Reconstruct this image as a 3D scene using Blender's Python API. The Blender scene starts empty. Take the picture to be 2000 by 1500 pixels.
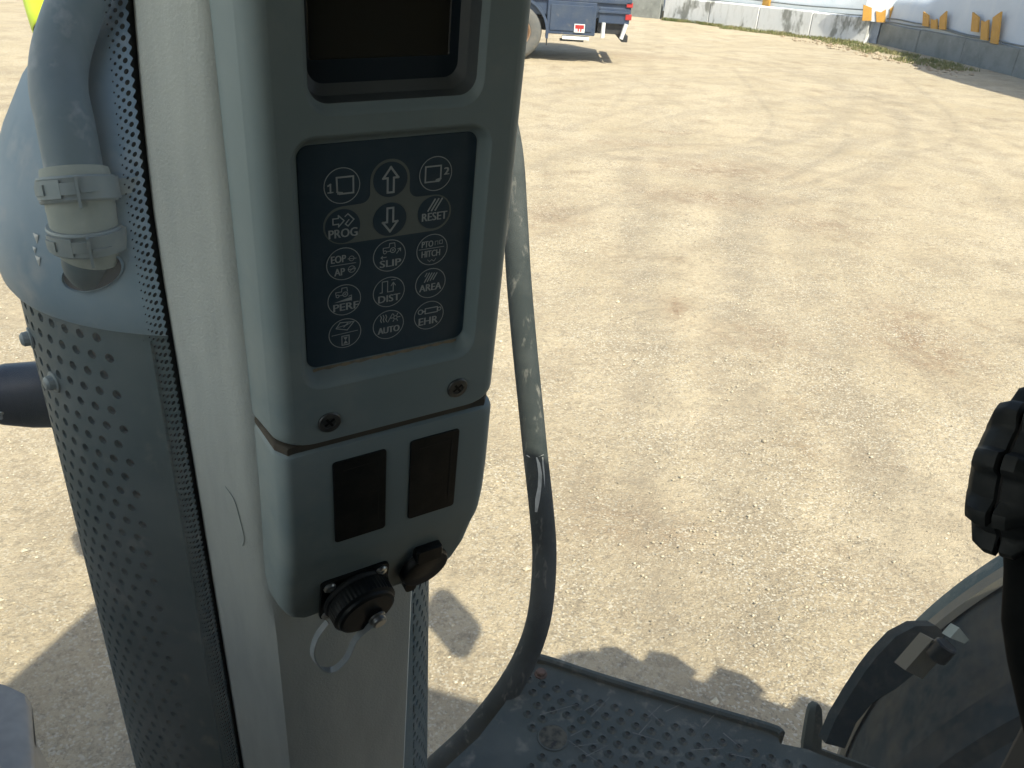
import bpy, bmesh, math, random
import numpy as np
from mathutils import Vector, Matrix, noise as mnoise
random.seed(7)
sc = bpy.context.scene
R = math.radians
# ------------------------------------------------------------------ camera
FPX, PITCH, ROLL, EYE = 1600.0, R(28.3), R(3.6), 2.4
C0 = Vector((0, 0, EYE))
cf = Vector((0, math.cos(PITCH), -math.sin(PITCH)))
_r0 = Vector((1, 0, 0)); _u0 = Vector((0, math.sin(PITCH), math.cos(PITCH)))
cr = _r0*math.cos(ROLL) + _u0*math.sin(ROLL)
cu = -_r0*math.sin(ROLL) + _u0*math.cos(ROLL)
cam_d = bpy.data.cameras.new('camera'); cam = bpy.data.objects.new('camera', cam_d)
sc.collection.objects.link(cam); sc.camera = cam
cam_d.sensor_width = 36; cam_d.lens = 36*FPX/2000; cam_d.clip_start = 0.02; cam_d.clip_end = 2000
M = Matrix((cr, cu, -cf)).transposed().to_4x4(); M.translation = C0
cam.matrix_world = M
# ------------------------------------------------------------------ light
SUN_SIDE, SUN_EL = R(37), R(50)          # sun behind the camera, to the right
sdir = Vector((math.sin(SUN_SIDE)*math.cos(SUN_EL), -math.cos(SUN_SIDE)*math.cos(SUN_EL), math.sin(SUN_EL)))
w = bpy.data.worlds.new('World'); sc.world = w; w.use_nodes = True
nt = w.node_tree; bg = nt.nodes['Background']
sky = nt.nodes.new('ShaderNodeTexSky'); sky.sky_type = 'NISHITA'; sky.sun_disc = False
sky.sun_elevation = SUN_EL; sky.sun_rotation = math.atan2(sdir.x, sdir.y)
sky.dust_density = 2.0
nt.links.new(sky.outputs[0], bg.inputs[0]); bg.inputs[1].default_value = 0.14
sl = bpy.data.lights.new('sun', 'SUN'); sl.energy = 4.2; sl.angle = R(0.55); sl.color = (1.0, 0.925, 0.79)
so = bpy.data.objects.new('sun', sl); sc.collection.objects.link(so)
so.rotation_euler = (-sdir).to_track_quat('-Z', 'Y').to_euler(); so.location = (5, -5, 20)
sc.view_settings.view_transform = 'Standard'; sc.view_settings.look = 'None'
sc.view_settings.exposure = 0.82; sc.view_settings.gamma = 1.0
sc.cycles.max_bounces = 10; sc.cycles.transparent_max_bounces = 12
# ------------------------------------------------------------------ places
def ray(x, y): return cr*((x-1000)/FPX) - cu*((y-750)/FPX) + cf
def at_z(x, y, z):
    d = ray(x, y); return C0 + d*((z-EYE)/d.z)
def at_d(x, y, t): return C0 + ray(x, y)*t
FW = Vector((-.96, .28, 0)).normalized(); RT = Vector((.28, .96, 0)).normalized()    # tractor forward / right
def T(l, L, z): return Vector((0, 0, z)) + FW*l + RT*L
VT = (cr*-278 - cu*2250 + cf*1600).normalized()                # console frame
CU = cr*3110 + cu*839 + cf*1600; CU = (CU - VT*CU.dot(VT)).normalized()
CZ = -VT; CN = CU.cross(CZ).normalized()
CO = at_d(760, 495, .42)
CMAT = Matrix((CU, -CN, CZ)).transposed().to_4x4(); CMAT.translation = CO
def bow(bb): return 6.5*max(0, min(1.3, (bb+30)/130))**1.6
def K(a, b, c): return Vector((a*.001, -c*.001, b*.001))        # console mm -> local
def KW(a, b, c): return CMAT @ K(a, b, c)
# ------------------------------------------------------------------ mesh helper
class MB:
    def __init__(s): s.v = []; s.f = []
    def add(s, vs, fs):
        o = len(s.v); s.v += [tuple(p) for p in vs]; s.f += [tuple(i+o for i in f) for f in fs]
    def loft(s, loops, closed=True, cap0=False, cap1=False):
        o = len(s.v); n = len(loops[0])
        for L in loops: s.v += [tuple(p) for p in L]
        for k in range(len(loops)-1):
            for i in range(n if closed else n-1):
                j = (i+1) % n
                s.f.append((o+k*n+i, o+k*n+j, o+(k+1)*n+j, o+(k+1)*n+i))
        if cap0: s.f.append(tuple(o+i for i in reversed(range(n))))
        if cap1: s.f.append(tuple(o+(len(loops)-1)*n+i for i in range(n)))
    def box(s, p0, p1, m=None):
        x0, y0, z0 = p0; x1, y1, z1 = p1
        vs = [Vector(p) for p in ((x0,y0,z0),(x1,y0,z0),(x1,y1,z0),(x0,y1,z0),(x0,y0,z1),(x1,y0,z1),(x1,y1,z1),(x0,y1,z1))]
        if m: vs = [m @ p for p in vs]
        s.add(vs, [(0,3,2,1),(4,5,6,7),(0,1,5,4),(1,2,6,5),(2,3,7,6),(3,0,4,7)])
    def tube(s, path, rad, n=16, caps=True, flat=1.0):
        path = [Vector(p) for p in path]; loops = []
        up = None
        for i, p in enumerate(path):
            t = (path[min(i+1, len(path)-1)] - path[max(i-1, 0)]).normalized()
            if up is None: up = t.orthogonal().normalized()
            up = (up - t*up.dot(t)).normalized(); sd = t.cross(up)
            rr = rad[i] if isinstance(rad, (list, tuple)) else rad
            loops.append([p + up*math.cos(2*math.pi*k/n)*rr + sd*math.sin(2*math.pi*k/n)*rr*flat for k in range(n)])
        s.loft(loops, True, caps, caps)
    def revolve(s, prof, c, ax=Vector((0,0,1)), n=48, cap0=False, cap1=False):
        ax = Vector(ax).normalized(); e1 = ax.orthogonal().normalized(); e2 = ax.cross(e1)
        s.loft([[Vector(c) + ax*z + (e1*math.cos(2*math.pi*k/n) + e2*math.sin(2*math.pi*k/n))*r for k in range(n)] for r, z in prof], True, cap0, cap1)
    def build(s, name, mat, parent=None, smooth=35, mw=None):
        me = bpy.data.meshes.new(name); me.from_pydata(s.v, [], s.f); me.update()
        bm = bmesh.new(); bm.from_mesh(me); bmesh.ops.recalc_face_normals(bm, faces=bm.faces); bm.to_mesh(me); bm.free()
        if smooth:
            me.shade_smooth(); me.set_sharp_from_angle(angle=R(smooth))
        me.materials.append(mat)
        ob = bpy.data.objects.new(name, me); sc.collection.objects.link(ob)
        if parent: ob.parent = parent
        if mw is not None: ob.matrix_world = mw
        return ob
def tag(o, label, cat, group=None):
    o['label'] = label; o['category'] = cat
    if group: o['group'] = group
    return o
def thing(name, label, cat, loc=(0,0,0), group=None, mat=None):
    o = bpy.data.objects.new(name, None); sc.collection.objects.link(o); o.empty_display_size = .05
    if mat is not None: o.matrix_basis = mat
    else: o.location = loc
    return tag(o, label, cat, group)
def wchild(mb, name, mat, root, smooth=35):
    """part given in world coordinates under an empty"""
    inv = root.matrix_basis.inverted()
    mb.v = [tuple(inv @ Vector(p)) for p in mb.v]
    return mb.build(name, mat, root, smooth)
def rrect(x0, x1, y0, y1, r, n=6):
    pts = []
    for cx, cy, a0 in ((x1-r, y1-r, 0), (x0+r, y1-r, 90), (x0+r, y0+r, 180), (x1-r, y0+r, 270)):
        for k in range(n+1):
            a = R(a0 + 90*k/n); pts.append((cx+r*math.cos(a), cy+r*math.sin(a)))
    return pts
def spline(pts, n=8):
    pts = [Vector(p) for p in pts]; P = [pts[0]*2-pts[1]] + pts + [pts[-1]*2-pts[-2]]; out = []
    for i in range(1, len(P)-2):
        for k in range(n):
            t = k/n; a, b, c, d = P[i-1], P[i], P[i+1], P[i+2]
            out.append(.5*((2*b)+(c-a)*t+(2*a-5*b+4*c-d)*t*t+(3*b-a-3*c+d)*t**3))
    return out + [pts[-1]]
# ------------------------------------------------------------------ materials
def mat(name, col, rough=.6, metal=0, noise=None, bump=None, spec=.5, coord='Object'):
    """noise=(scale, colour2, lo, hi[, stretch])   bump=(scale, strength, dist)"""
    m = bpy.data.materials.new(name); m.use_nodes = True; t = m.node_tree; b = t.nodes['Principled BSDF']
    b.inputs['Base Color'].default_value = (*col, 1); b.inputs['Roughness'].default_value = rough
    b.inputs['Metallic'].default_value = metal; b.inputs['Specular IOR Level'].default_value = spec
    tc = t.nodes.new('ShaderNodeTexCoord')
    if noise:
        prev = None
        for q in (noise if isinstance(noise, list) else [noise]):
            mp = t.nodes.new('ShaderNodeMapping'); t.links.new(tc.outputs[coord], mp.inputs[0])
            if len(q) > 4: mp.inputs['Scale'].default_value = q[4]
            nz = t.nodes.new('ShaderNodeTexNoise'); nz.inputs['Scale'].default_value = q[0]; nz.inputs['Detail'].default_value = 6; nz.inputs['Roughness'].default_value = .62
            t.links.new(mp.outputs[0], nz.inputs[0])
            rp = t.nodes.new('ShaderNodeMapRange'); rp.inputs[1].default_value = q[2]; rp.inputs[2].default_value = q[3]
            t.links.new(nz.outputs[0], rp.inputs[0])
            mx = t.nodes.new('ShaderNodeMix'); mx.data_type = 'RGBA'; mx.inputs[6].default_value = (*col, 1); mx.inputs[7].default_value = (*q[1], 1)
            if prev: t.links.new(prev, mx.inputs[6])
            t.links.new(rp.outputs[0], mx.inputs[0]); prev = mx.outputs[2]
        t.links.new(prev, b.inputs['Base Color'])
    if bump:
        nz = t.nodes.new('ShaderNodeTexNoise'); nz.inputs['Scale'].default_value = bump[0]; nz.inputs['Detail'].default_value = 4
        t.links.new(tc.outputs[coord], nz.inputs[0])
        bp = t.nodes.new('ShaderNodeBump'); bp.inputs['Strength'].default_value = bump[1]; bp.inputs['Distance'].default_value = bump[2]
        t.links.new(nz.outputs[0], bp.inputs['Height']); t.links.new(bp.outputs[0], b.inputs['Normal'])
    return m
def glass_mat():
    m = bpy.data.materials.new('cab_glass'); m.use_nodes = True; t = m.node_tree; t.nodes.clear()
    out = t.nodes.new('ShaderNodeOutputMaterial'); tr = t.nodes.new('ShaderNodeBsdfTransparent'); tr.inputs[0].default_value = (.93, .97, .95, 1)
    gl = t.nodes.new('ShaderNodeBsdfGlossy'); gl.inputs['Roughness'].default_value = .02
    lw = t.nodes.new('ShaderNodeLayerWeight'); lw.inputs[0].default_value = .5
    pw = t.nodes.new('ShaderNodeMath'); pw.operation = 'POWER'; pw.inputs[1].default_value = 5; t.links.new(lw.outputs['Facing'], pw.inputs[0])
    fr = t.nodes.new('ShaderNodeMath'); fr.operation = 'MULTIPLY_ADD'; fr.inputs[1].default_value = .6; fr.inputs[2].default_value = .03; t.links.new(pw.outputs[0], fr.inputs[0])
    mx = t.nodes.new('ShaderNodeMixShader'); t.links.new(fr.outputs[0], mx.inputs[0]); t.links.new(tr.outputs[0], mx.inputs[1]); t.links.new(gl.outputs[0], mx.inputs[2])
    di = t.nodes.new('ShaderNodeBsdfDiffuse'); di.inputs[0].default_value = (.6, .58, .52, 1)
    nz = t.nodes.new('ShaderNodeTexNoise'); nz.inputs['Scale'].default_value = 9; nz.inputs['Detail'].default_value = 8
    tc = t.nodes.new('ShaderNodeTexCoord'); t.links.new(tc.outputs['Object'], nz.inputs[0])
    mr = t.nodes.new('ShaderNodeMapRange'); mr.inputs[1].default_value = .35; mr.inputs[2].default_value = .75; mr.inputs[3].default_value = .045; mr.inputs[4].default_value = .12  # milky film mixed in to paint haze over the view through the glass
    t.links.new(nz.outputs[0], mr.inputs[0])
    tl = t.nodes.new('ShaderNodeBsdfTranslucent'); tl.inputs[0].default_value = (.6, .6, .55, 1); md = t.nodes.new('ShaderNodeMixShader'); t.links.new(di.outputs[0], md.inputs[1]); t.links.new(tl.outputs[0], md.inputs[2])
    m2 = t.nodes.new('ShaderNodeMixShader'); t.links.new(mr.outputs[0], m2.inputs[0]); t.links.new(mx.outputs[0], m2.inputs[1]); t.links.new(md.outputs[0], m2.inputs[2])
    t.links.new(m2.outputs[0], out.inputs[0]); return m
MT = {}
MT['plastic'] = mat('grey_plastic', (.205, .268, .275), .55, 0, [(14, (.23, .292, .298), .4, .7), (7, (.28, .325, .315), .55, .75)], (900, .12, .0004), .4)  # pillar's plastic again, darker and teal to paint in cab shade
MT['pillar'] = mat('pillar_trim', (.49, .53, .50), .6, 0, (16, (.42, .46, .44), .4, .7, (3, 3, .6)), (700, .6, .0008), .35)  # console's plastic again, kept paler for its brighter light, teal for shade
MT['navy'] = mat('navy_membrane', (.038, .068, .092), .42, 0, (60, (.052, .080, .104), .4, .7), None, .4)
MT['key_grey'] = mat('membrane_grey', (.15, .18, .175), .5, 0, (60, (.165, .195, .185), .4, .7))
MT['print'] = mat('legend_print', (.44, .49, .50), .5, 0, (200, (.34, .39, .41), .4, .7))
MT['print_dim'] = mat('legend_print_dim', (.12, .16, .19), .5, 0, (200, (.10, .14, .17), .4, .7))
MT['black'] = mat('black_plastic', (.008, .011, .012), .45, 0, (60, (.02, .022, .021), .4, .7), (600, .15, .0004), spec=0.2)
MT['black_soft'] = mat('black_grip', (.016, .019, .02), .62, 0, (40, (.035, .038, .036), .4, .75), (500, .2, .0004), spec=0.25)
MT['seam_dust'] = mat('seam_dust', (.085, .074, .056), .95, 0, (90, (.05, .05, .045), .5, .7))
MT['scuff'] = mat('scuff', (.17, .165, .145), .8, 0, (60, (.11, .11, .10), .4, .7))
MT['matt_black'] = mat('matt_black', (.006, .007, .007), .9, 0, (60, (.009, .01, .01), .4, .7), None, .1)
MT['gap'] = mat('seam_shade_dust', (.01, .01, .01), .8, 0, (80, (.1, .085, .06), .55, .8))  # near-black stands for shade in gaps, mottled with tan dust
MT['screen'] = mat('screen_off', (.035, .036, .03), .16, 0, (3, (.045, .04, .03), .4, .7), None, .55)  # brown tone stands for the reflection on the dark display
MT['bezel'] = mat('screen_bezel', (.018, .03, .042), .35, 0, (40, (.022, .034, .045), .4, .7))
MT['bezel2'] = mat('screen_surround', (.085, .10, .105), .5, 0, (40, (.10, .115, .115), .4, .7))
MT['screw'] = mat('screw_steel', (.09, .10, .10), .4, .6, (120, (.14, .14, .13), .4, .7))
MT['steel'] = mat('zinc_steel', (.42, .44, .43), .35, .85, (120, (.3, .3, .28), .45, .7))
MT['strap'] = mat('clear_strap', (.34, .38, .39), .3, 0, (90, (.26, .30, .31), .4, .7), None, .6)
MT['guard'] = mat('exhaust_guard', (.05, .084, .09), .55, 0, [(7, (.095, .125, .128), .42, .7), (26, (.15, .165, .155), .56, .76)], (260, .15, .0006), spec=0.2)
MT['inner'] = mat('silencer_body', (.035, .038, .038), .8, 0, (20, (.04, .035, .03), .4, .7))
MT['cap'] = mat('exhaust_cap', (.15, .225, .27), .5, 0, [(9, (.21, .28, .315), .42, .66), (26, (.27, .31, .32), .54, .74)], (200, .15, .0008), spec=0.3)  # pale blue base carries the sky's reflection
MT['pipe'] = mat('tail_pipe', (.12, .165, .178), .5, 0, [(13, (.20, .235, .245), .42, .66, (1, 1, .5)), (36, (.30, .32, .32), .54, .74)], (220, .2, .0006), spec=0.3)  # reflected sky lifts this base colour too
MT['sleeve'] = mat('rubber_sleeve', (.31, .335, .28), .75, 0, [(20, (.25, .28, .24), .42, .7), (60, (.38, .395, .34), .55, .75)], (150, .2, .0008))
MT['clamp'] = mat('dusty_clamp', (.22, .26, .255), .6, .3, (40, (.29, .32, .30), .45, .7), (200, .2, .0006))
MT['paint_chip'] = mat('pale_chip', (.62, .62, .55), .7, 0, (60, (.4, .4, .36), .45, .7))
MT['deck'] = mat('platform_paint', (.066, .080, .074), .75, 0, [(8, (.105, .115, .10), .42, .7), (30, (.22, .205, .165), .55, .74)], (180, .25, .0012), spec=0.15)
MT['rail'] = mat('rail_paint', (.034, .042, .041), .8, 0, [(7, (.075, .082, .078), .45, .7), (30, (.22, .21, .18), .58, .75, (2.2, 2.2, .35))], (160, .25, .001), spec=0.12)
MT['rust'] = mat('rusty_bolt', (.17, .10, .07), .8, .2, (80, (.10, .07, .055), .4, .7), (300, .4, .001))
MT['fender'] = mat('fender_plastic', (.016, .026, .030), .85, 0, [(4, (.075, .066, .05), .50, .68), (40, (.04, .048, .048), .5, .75)], (90, .25, .0015), .12)
MT['bonnet'] = mat('bonnet_paint', (.03, .04, .06), .5, 0, (6, (.06, .06, .06), .4, .7))
MT['lip'] = mat('fender_lip', (.17, .155, .12), .65, 0, (14, (.13, .13, .115), .42, .7), (120, .2, .001), spec=0.15)
MT['tyre'] = mat('tyre_rubber', (.035, .035, .035), .85, 0, (12, (.09, .08, .065), .45, .7), (60, .3, .002), spec=0.1)
MT['glass'] = glass_mat()
MT['frit'] = mat('frit_black', (.01, .012, .013), .3, 0, (80, (.014, .016, .017), .4, .7))
MT['roof'] = mat('roof_lining', (.22, .23, .22), .8, 0, (30, (.20, .21, .20), .4, .7))
MT['cabtrim'] = mat('cab_dark_trim', (.02, .023, .024), .8, 0, (30, (.028, .03, .03), .4, .7))
MT['concrete'] = mat('concrete_grey', (.27, .28, .26), .9, 0, [(2.2, (.19, .20, .185), .42, .68), (9, (.36, .36, .33), .58, .75)], (30, .4, .01))
MT['whitewash'] = mat('peeling_white', (.80, .80, .78), .8, 0, [(1.6, (.30, .30, .27), .53, .60, (1, 1, .45)), (5, (.62, .62, .58), .5, .72, (1.3, 1.3, .35))], (25, .4, .01))
MT['litblock'] = mat('lit_blue_block', (.42, .47, .55), .85, 0, (3, (.28, .32, .38), .45, .65), (25, .4, .01))  # bluish light on the end face put into the block's colour
MT['tarp_white'] = mat('white_tarp', (.80, .83, .84), .55, 0, (1.2, (.70, .75, .77), .4, .7), (2.5, .25, .05))
MT['tarp_shaded'] = mat('shaded_white_tarp', (.62, .66, .70), .55, 0, [(.6, (.54, .59, .64), .4, .7), (2.0, (.68, .70, .71), .55, .75, (1, 1, .3))], (1.6, .35, .06))  # white tarp with its shade put into a greyer base
MT['orange'] = mat('orange_print', (.62, .32, .05), .6, 0, (6, (.52, .27, .05), .4, .7))
MT['cable'] = mat('grey_rope', (.16, .18, .18), .8, 0, (6, (.22, .23, .22), .4, .7))
MT['blue'] = mat('truck_blue', (.04, .062, .11), .55, 0, [(2.5, (.065, .085, .12), .42, .7), (9, (.15, .15, .15), .6, .8)], (30, .1, .004), spec=0.3)
MT['chassis'] = mat('chassis_black', (.02, .022, .025), .7, 0, (8, (.05, .048, .045), .45, .7))
MT['rim_orange'] = mat('rim_orange', (.50, .32, .19), .6, 0, (8, (.42, .31, .22), .4, .7))
MT['trucktyre'] = mat('truck_tyre', (.11, .112, .108), .85, 0, (6, (.16, .15, .13), .42, .7), (40, .3, .004))
MT['white'] = mat('white_paint', (.78, .80, .78), .5, 0, (9, (.65, .66, .64), .45, .7))
MT['red'] = mat('red_lens', (.45, .03, .03), .3, 0, (9, (.38, .03, .03), .4, .7))
MT['hiviz'] = mat('fluorescent_yellow', (.62, .80, .02), .5, 0, (30, (.68, .78, .03), .4, .7))
MT['hitext'] = mat('sticker_ink', (.22, .42, .03), .5, 0, (60, (.28, .46, .04), .4, .7))
MT['greyhouse'] = mat('grey_housing', (.20, .19, .17), .6, 0, (20, (.26, .25, .22), .4, .7))
MT['grass'] = mat('dry_grass', (.13, .155, .045), .8, 0, (3, (.26, .23, .10), .42, .62), coord='Object')
MT['dullblue'] = mat('lamp_back', (.022, .03, .042), .42, 0, (20, (.035, .045, .058), .4, .7), (200, .15, .0006))
def ground_mat():
    m = bpy.data.materials.new('dirt_yard'); m.use_nodes = True; t = m.node_tree; N = t.nodes.new; L = t.links.new
    b = t.nodes['Principled BSDF']; b.inputs['Roughness'].default_value = .95; b.inputs['Specular IOR Level'].default_value = .15
    tc = N('ShaderNodeTexCoord')
    def noi(scale, detail=6, rough=.6, vec=None):
        n = N('ShaderNodeTexNoise'); n.inputs['Scale'].default_value = scale; n.inputs['Detail'].default_value = detail; n.inputs['Roughness'].default_value = rough
        L(vec or tc.outputs['Object'], n.inputs[0]); return n.outputs[0]
    def rng(o, a, c, lo=0, hi=1):
        r = N('ShaderNodeMapRange'); r.inputs[1].default_value = a; r.inputs[2].default_value = c; r.inputs[3].default_value = lo; r.inputs[4].default_value = hi; L(o, r.inputs[0]); return r.outputs[0]
    def mix(f, a, c):
        x = N('ShaderNodeMix'); x.data_type = 'RGBA'; L(f, x.inputs[0])
        for i, q in ((6, a), (7, c)):
            if isinstance(q, tuple): x.inputs[i].default_value = (*q, 1)
            else: L(q, x.inputs[i])
        return x.outputs[2]
    # arcs worn by turning vehicles, about a centre to the right
    sub = N('ShaderNodeVectorMath'); sub.operation = 'SUBTRACT'; sub.inputs[1].default_value = (14, 5, 0); L(tc.outputs['Object'], sub.inputs[0])
    ln = N('ShaderNodeVectorMath'); ln.operation = 'LENGTH'; L(sub.outputs[0], ln.inputs[0])
    wob = noi(.25, 2)
    ad = N('ShaderNodeMath'); ad.operation = 'MULTIPLY_ADD'; ad.inputs[1].default_value = .7; L(wob, ad.inputs[0]); L(ln.outputs['Value'], ad.inputs[2])
    cmb = N('ShaderNodeCombineXYZ'); L(ad.outputs[0], cmb.inputs[0])
    arcs = noi(1.5, 7, .68, cmb.outputs[0])
    col = mix(rng(noi(.45, 4), .38, .64), (.595, .487, .33), (.51, .412, .27))
    col = mix(rng(noi(1.7, 6), .46, .70), col, (.40, .32, .215))
    wornmask = N('ShaderNodeMath'); wornmask.operation = 'MULTIPLY'; L(rng(arcs, .50, .62, 0, .8), wornmask.inputs[0]); L(rng(noi(.6, 6, .7), .40, .6), wornmask.inputs[1])
    col = mix(wornmask.outputs[0], col, (.385, .315, .22))
    col = mix(rng(noi(.8, 7, .75), .56, .68, 0, .65), col, (.27, .19, .115))          # damp brown patches
    col = mix(rng(noi(22, 8, .75), .50, .66, 0, .9), col, (.30, .25, .175))
    col = mix(rng(noi(70, 4, .7), .58, .70, 0, .85), col, (.64, .56, .41))          # pale grit
    col = mix(rng(noi(110, 3, .7), .62, .72, 0, .8), col, (.20, .165, .12))         # dark grit
    atn = N('ShaderNodeAttribute'); atn.attribute_name = 'compacted'
    tm = N('ShaderNodeMath'); tm.operation = 'MULTIPLY'; L(atn.outputs['Fac'], tm.inputs[0]); L(rng(noi(3.2, 7, .7), .36, .64, .05, .8), tm.inputs[1])
    col = mix(tm.outputs[0], col, (.335, .275, .195))
    dpn = N('ShaderNodeAttribute'); dpn.attribute_name = 'damp'
    dm = N('ShaderNodeMath'); dm.operation = 'MULTIPLY'; L(dpn.outputs['Fac'], dm.inputs[0]); L(rng(noi(6, 7, .75), .38, .60, 0, .95), dm.inputs[1])
    col = mix(dm.outputs[0], col, (.28, .185, .115))
    vo = N('ShaderNodeTexVoronoi'); vo.inputs['Scale'].default_value = 115; vo.inputs['Randomness'].default_value = 1
    L(tc.outputs['Object'], vo.inputs[0])
    sp_ = N('ShaderNodeSeparateColor'); L(vo.outputs['Color'], sp_.inputs[0])
    gm = rng(noi(1.1, 5, .65), .36, .60, .15, 1)
    def mul(a, c):
        x = N('ShaderNodeMath'); x.operation = 'MULTIPLY'; L(a, x.inputs[0]); L(c, x.inputs[1]); return x.outputs[0]
    col = mix(mul(rng(sp_.outputs[0], .80, .86, 0, .8), gm), col, (.70, .63, .50))
    col = mix(mul(rng(sp_.outputs[1], .78, .84, 0, .55), gm), col, (.235, .195, .14))
    L(col, b.inputs['Base Color'])
    h1 = noi(14, 9, .72); h2 = noi(90, 5, .7)
    s = N('ShaderNodeMath'); s.operation = 'MULTIPLY_ADD'; s.inputs[1].default_value = .5; L(h2, s.inputs[0]); L(h1, s.inputs[2])
    s2 = N('ShaderNodeMath'); s2.operation = 'MULTIPLY_ADD'; s2.inputs[1].default_value = .10; L(arcs, s2.inputs[0]); L(s.outputs[0], s2.inputs[2])
    bp = N('ShaderNodeBump'); bp.inputs['Strength'].default_value = .8; bp.inputs['Distance'].default_value = .035
    L(s2.outputs[0], bp.inputs['Height']); L(bp.outputs[0], b.inputs['Normal'])
    return m
# ------------------------------------------------------------------ ground
def ghash(x, y):
    n = mnoise.noise(Vector((x*.5, y*.5, 0)))*.02 + mnoise.noise(Vector((x*2.1, y*2.1, 3)))*.010 + mnoise.noise(Vector((x*6, y*6, 7)))*.004
    d = math.hypot(x-14, y-5) + .25*mnoise.noise(Vector((x*.3, y*.3, 9)))
    n += .004*mnoise.noise(Vector((d*3.1, 0, 5)))
    fade = 1 if math.hypot(x, y) < 45 else .2
    return n*fade
def warp(n, lo, mid0, mid1, hi, inner):
    a = np.linspace(mid0, mid1, inner); g = lambda e0, e1, k: e0 + (e1-e0)*(np.linspace(0, 1, k+1)[1:]**2.6)
    return np.concatenate([g(mid0, lo, n)[::-1], a, g(mid1, hi, n)])
gx = warp(34, -900, -7, 14, 900, 300); gy = warp(44, -300, .5, 25, 1500, 380)
TRK = [([(1235,330),(1240,420),(1250,600),(1255,800),(1270,1000),(1300,1200)], .20, 1.0), ([(1460,300),(1440,380),(1430,560),(1440,760),(1445,1000),(1420,1200)], .22, 1.0), ([(1560,440),(1590,560),(1650,750),(1700,950),(1720,1080)], .16, .7),
 ([(1130,300),(1250,310),(1400,300),(1600,255),(1665,205),(1640,170),(1500,130),(1350,100)], .17, .9), ([(1080,420),(1250,380),(1450,400),(1650,360),(1765,290),(1740,210),(1600,150)], .18, .9), ([(1650,160),(1800,215),(1920,290),(2050,380)], .2, .8), ([(1500,120),(1700,200),(1850,300),(2000,430)], .15, .7),
 ([(1430,130),(1460,165),(1505,225),(1500,255),(1450,280),(1300,282),(1150,300)], .07, .9), ([(1560,180),(1610,205),(1650,240),(1638,290),(1525,350),(1400,370)], .07, .9), ([(1760,150),(1810,185),(1865,240),(1850,280),(1740,305),(1600,350),(1450,385)], .08, 1.0), ([(1180,230),(1250,160),(1310,240),(1330,270)], .07, .7), ([(1900,240),(1960,270),(2050,320)], .08, .9),
 ([(60,120),(40,300),(20,600),(60,900),(120,1150)], .2, .8), ([(1120,560),(1140,800),(1120,1000),(1090,1200)], .14, .6)]
TSEG = []
for pl, wd_, st_ in TRK:
    q_ = spline([at_z(x, y, 0) for x, y in pl], 5)
    TSEG += [(a_.x, a_.y, c_.x, c_.y, wd_, st_) for a_, c_ in zip(q_, q_[1:])]
def track_field(X, Y):
    out_ = np.zeros_like(X)
    for ax_, ay_, bx_, by_, wd_, st_ in TSEG:
        dx, dy = bx_-ax_, by_-ay_; t = np.clip(((X-ax_)*dx+(Y-ay_)*dy)/(dx*dx+dy*dy+1e-9), 0, 1)
        d2 = (X-ax_-t*dx)**2+(Y-ay_-t*dy)**2; out_ = np.maximum(out_, st_*np.exp(-(d2/(wd_*wd_))**1.6))
    return out_
mb = MB(); nx, ny = len(gx), len(gy)
GX, GY = np.meshgrid(gx, gy); TF = track_field(GX, GY).ravel()
mb.v = [(x, y, ghash(x, y) - .011*TF[j*nx+i]*(.6+.4*math.sin(x*31)*math.sin(y*29))) for j, y in enumerate(gy) for i, x in enumerate(gx)]
mb.f = [(j*nx+i, j*nx+i+1, (j+1)*nx+i+1, (j+1)*nx+i) for j in range(ny-1) for i in range(nx-1)]
g = mb.build('ground', ground_mat(), None, 180)
DP = np.zeros_like(GX)
for px_, py_, rx_, ry_, st_ in ((1322, 605, .10, .25, 1), (1400, 330, .9, .5, .8), (1380, 385, .8, .35, .9), (1800, 680, .35, .5, .9), (1770, 620, .3, .3, .7), (1480, 660, .3, .3, .6), (1310, 257, .35, .12, 1), (1600, 440, .5, .3, .6), (1230, 280, .8, .2, .6), (1250, 1030, .35, .2, .5), (1060, 420, .5, .6, .6), (1240, 110, 1.6, .8, .6)):
    c_ = at_z(px_, py_, 0); DP = np.maximum(DP, st_*np.exp(-((GX-c_.x)/rx_)**2-((GY-c_.y)/ry_)**2))
at2 = g.data.attributes.new('damp', 'FLOAT', 'POINT'); at2.data.foreach_set('value', DP.ravel().astype(np.float32))
at_ = g.data.attributes.new('compacted', 'FLOAT', 'POINT'); at_.data.foreach_set('value', TF.astype(np.float32)); g['kind'] = 'structure'
# loose pebbles
mb = MB(); rs = random.Random(3)
for i in range(20080):
    y = 1.2 + 9*rs.random()**1.5; x = -y*.9 + rs.random()*(1.8*y) + .05*y
    s = (.0018 + .0062*rs.random()**4)*(1+.05*y)
    if i >= 20000: s = .007+.012*rs.random()
    z = ghash(x, y); vs = []
    for k, (dx, dy, dz) in enumerate(((1,0,0),(0,1,0),(-1,0,0),(0,-1,0),(0,0,.7),(0,0,-.5))):
        q = s*(.7+.6*rs.random()); vs.append((x+dx*q+dy*s*.3*rs.random(), y+dy*q, z+s*.25+dz*q))
    mb.add(vs, [(0,1,4),(1,2,4),(2,3,4),(3,0,4),(1,0,5),(2,1,5),(3,2,5),(0,3,5)])
o = mb.build('loose_pebbles', mat('pebble', (.46, .39, .27), .85, 0, [(3.1, (.62, .55, .41), .45, .6), (5.3, (.25, .21, .15), .52, .62)]), None, 0); o['kind'] = 'stuff'
o['label'] = 'loose pale and dark pebbles strewn over the dirt yard'; o['category'] = 'pebbles'
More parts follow.
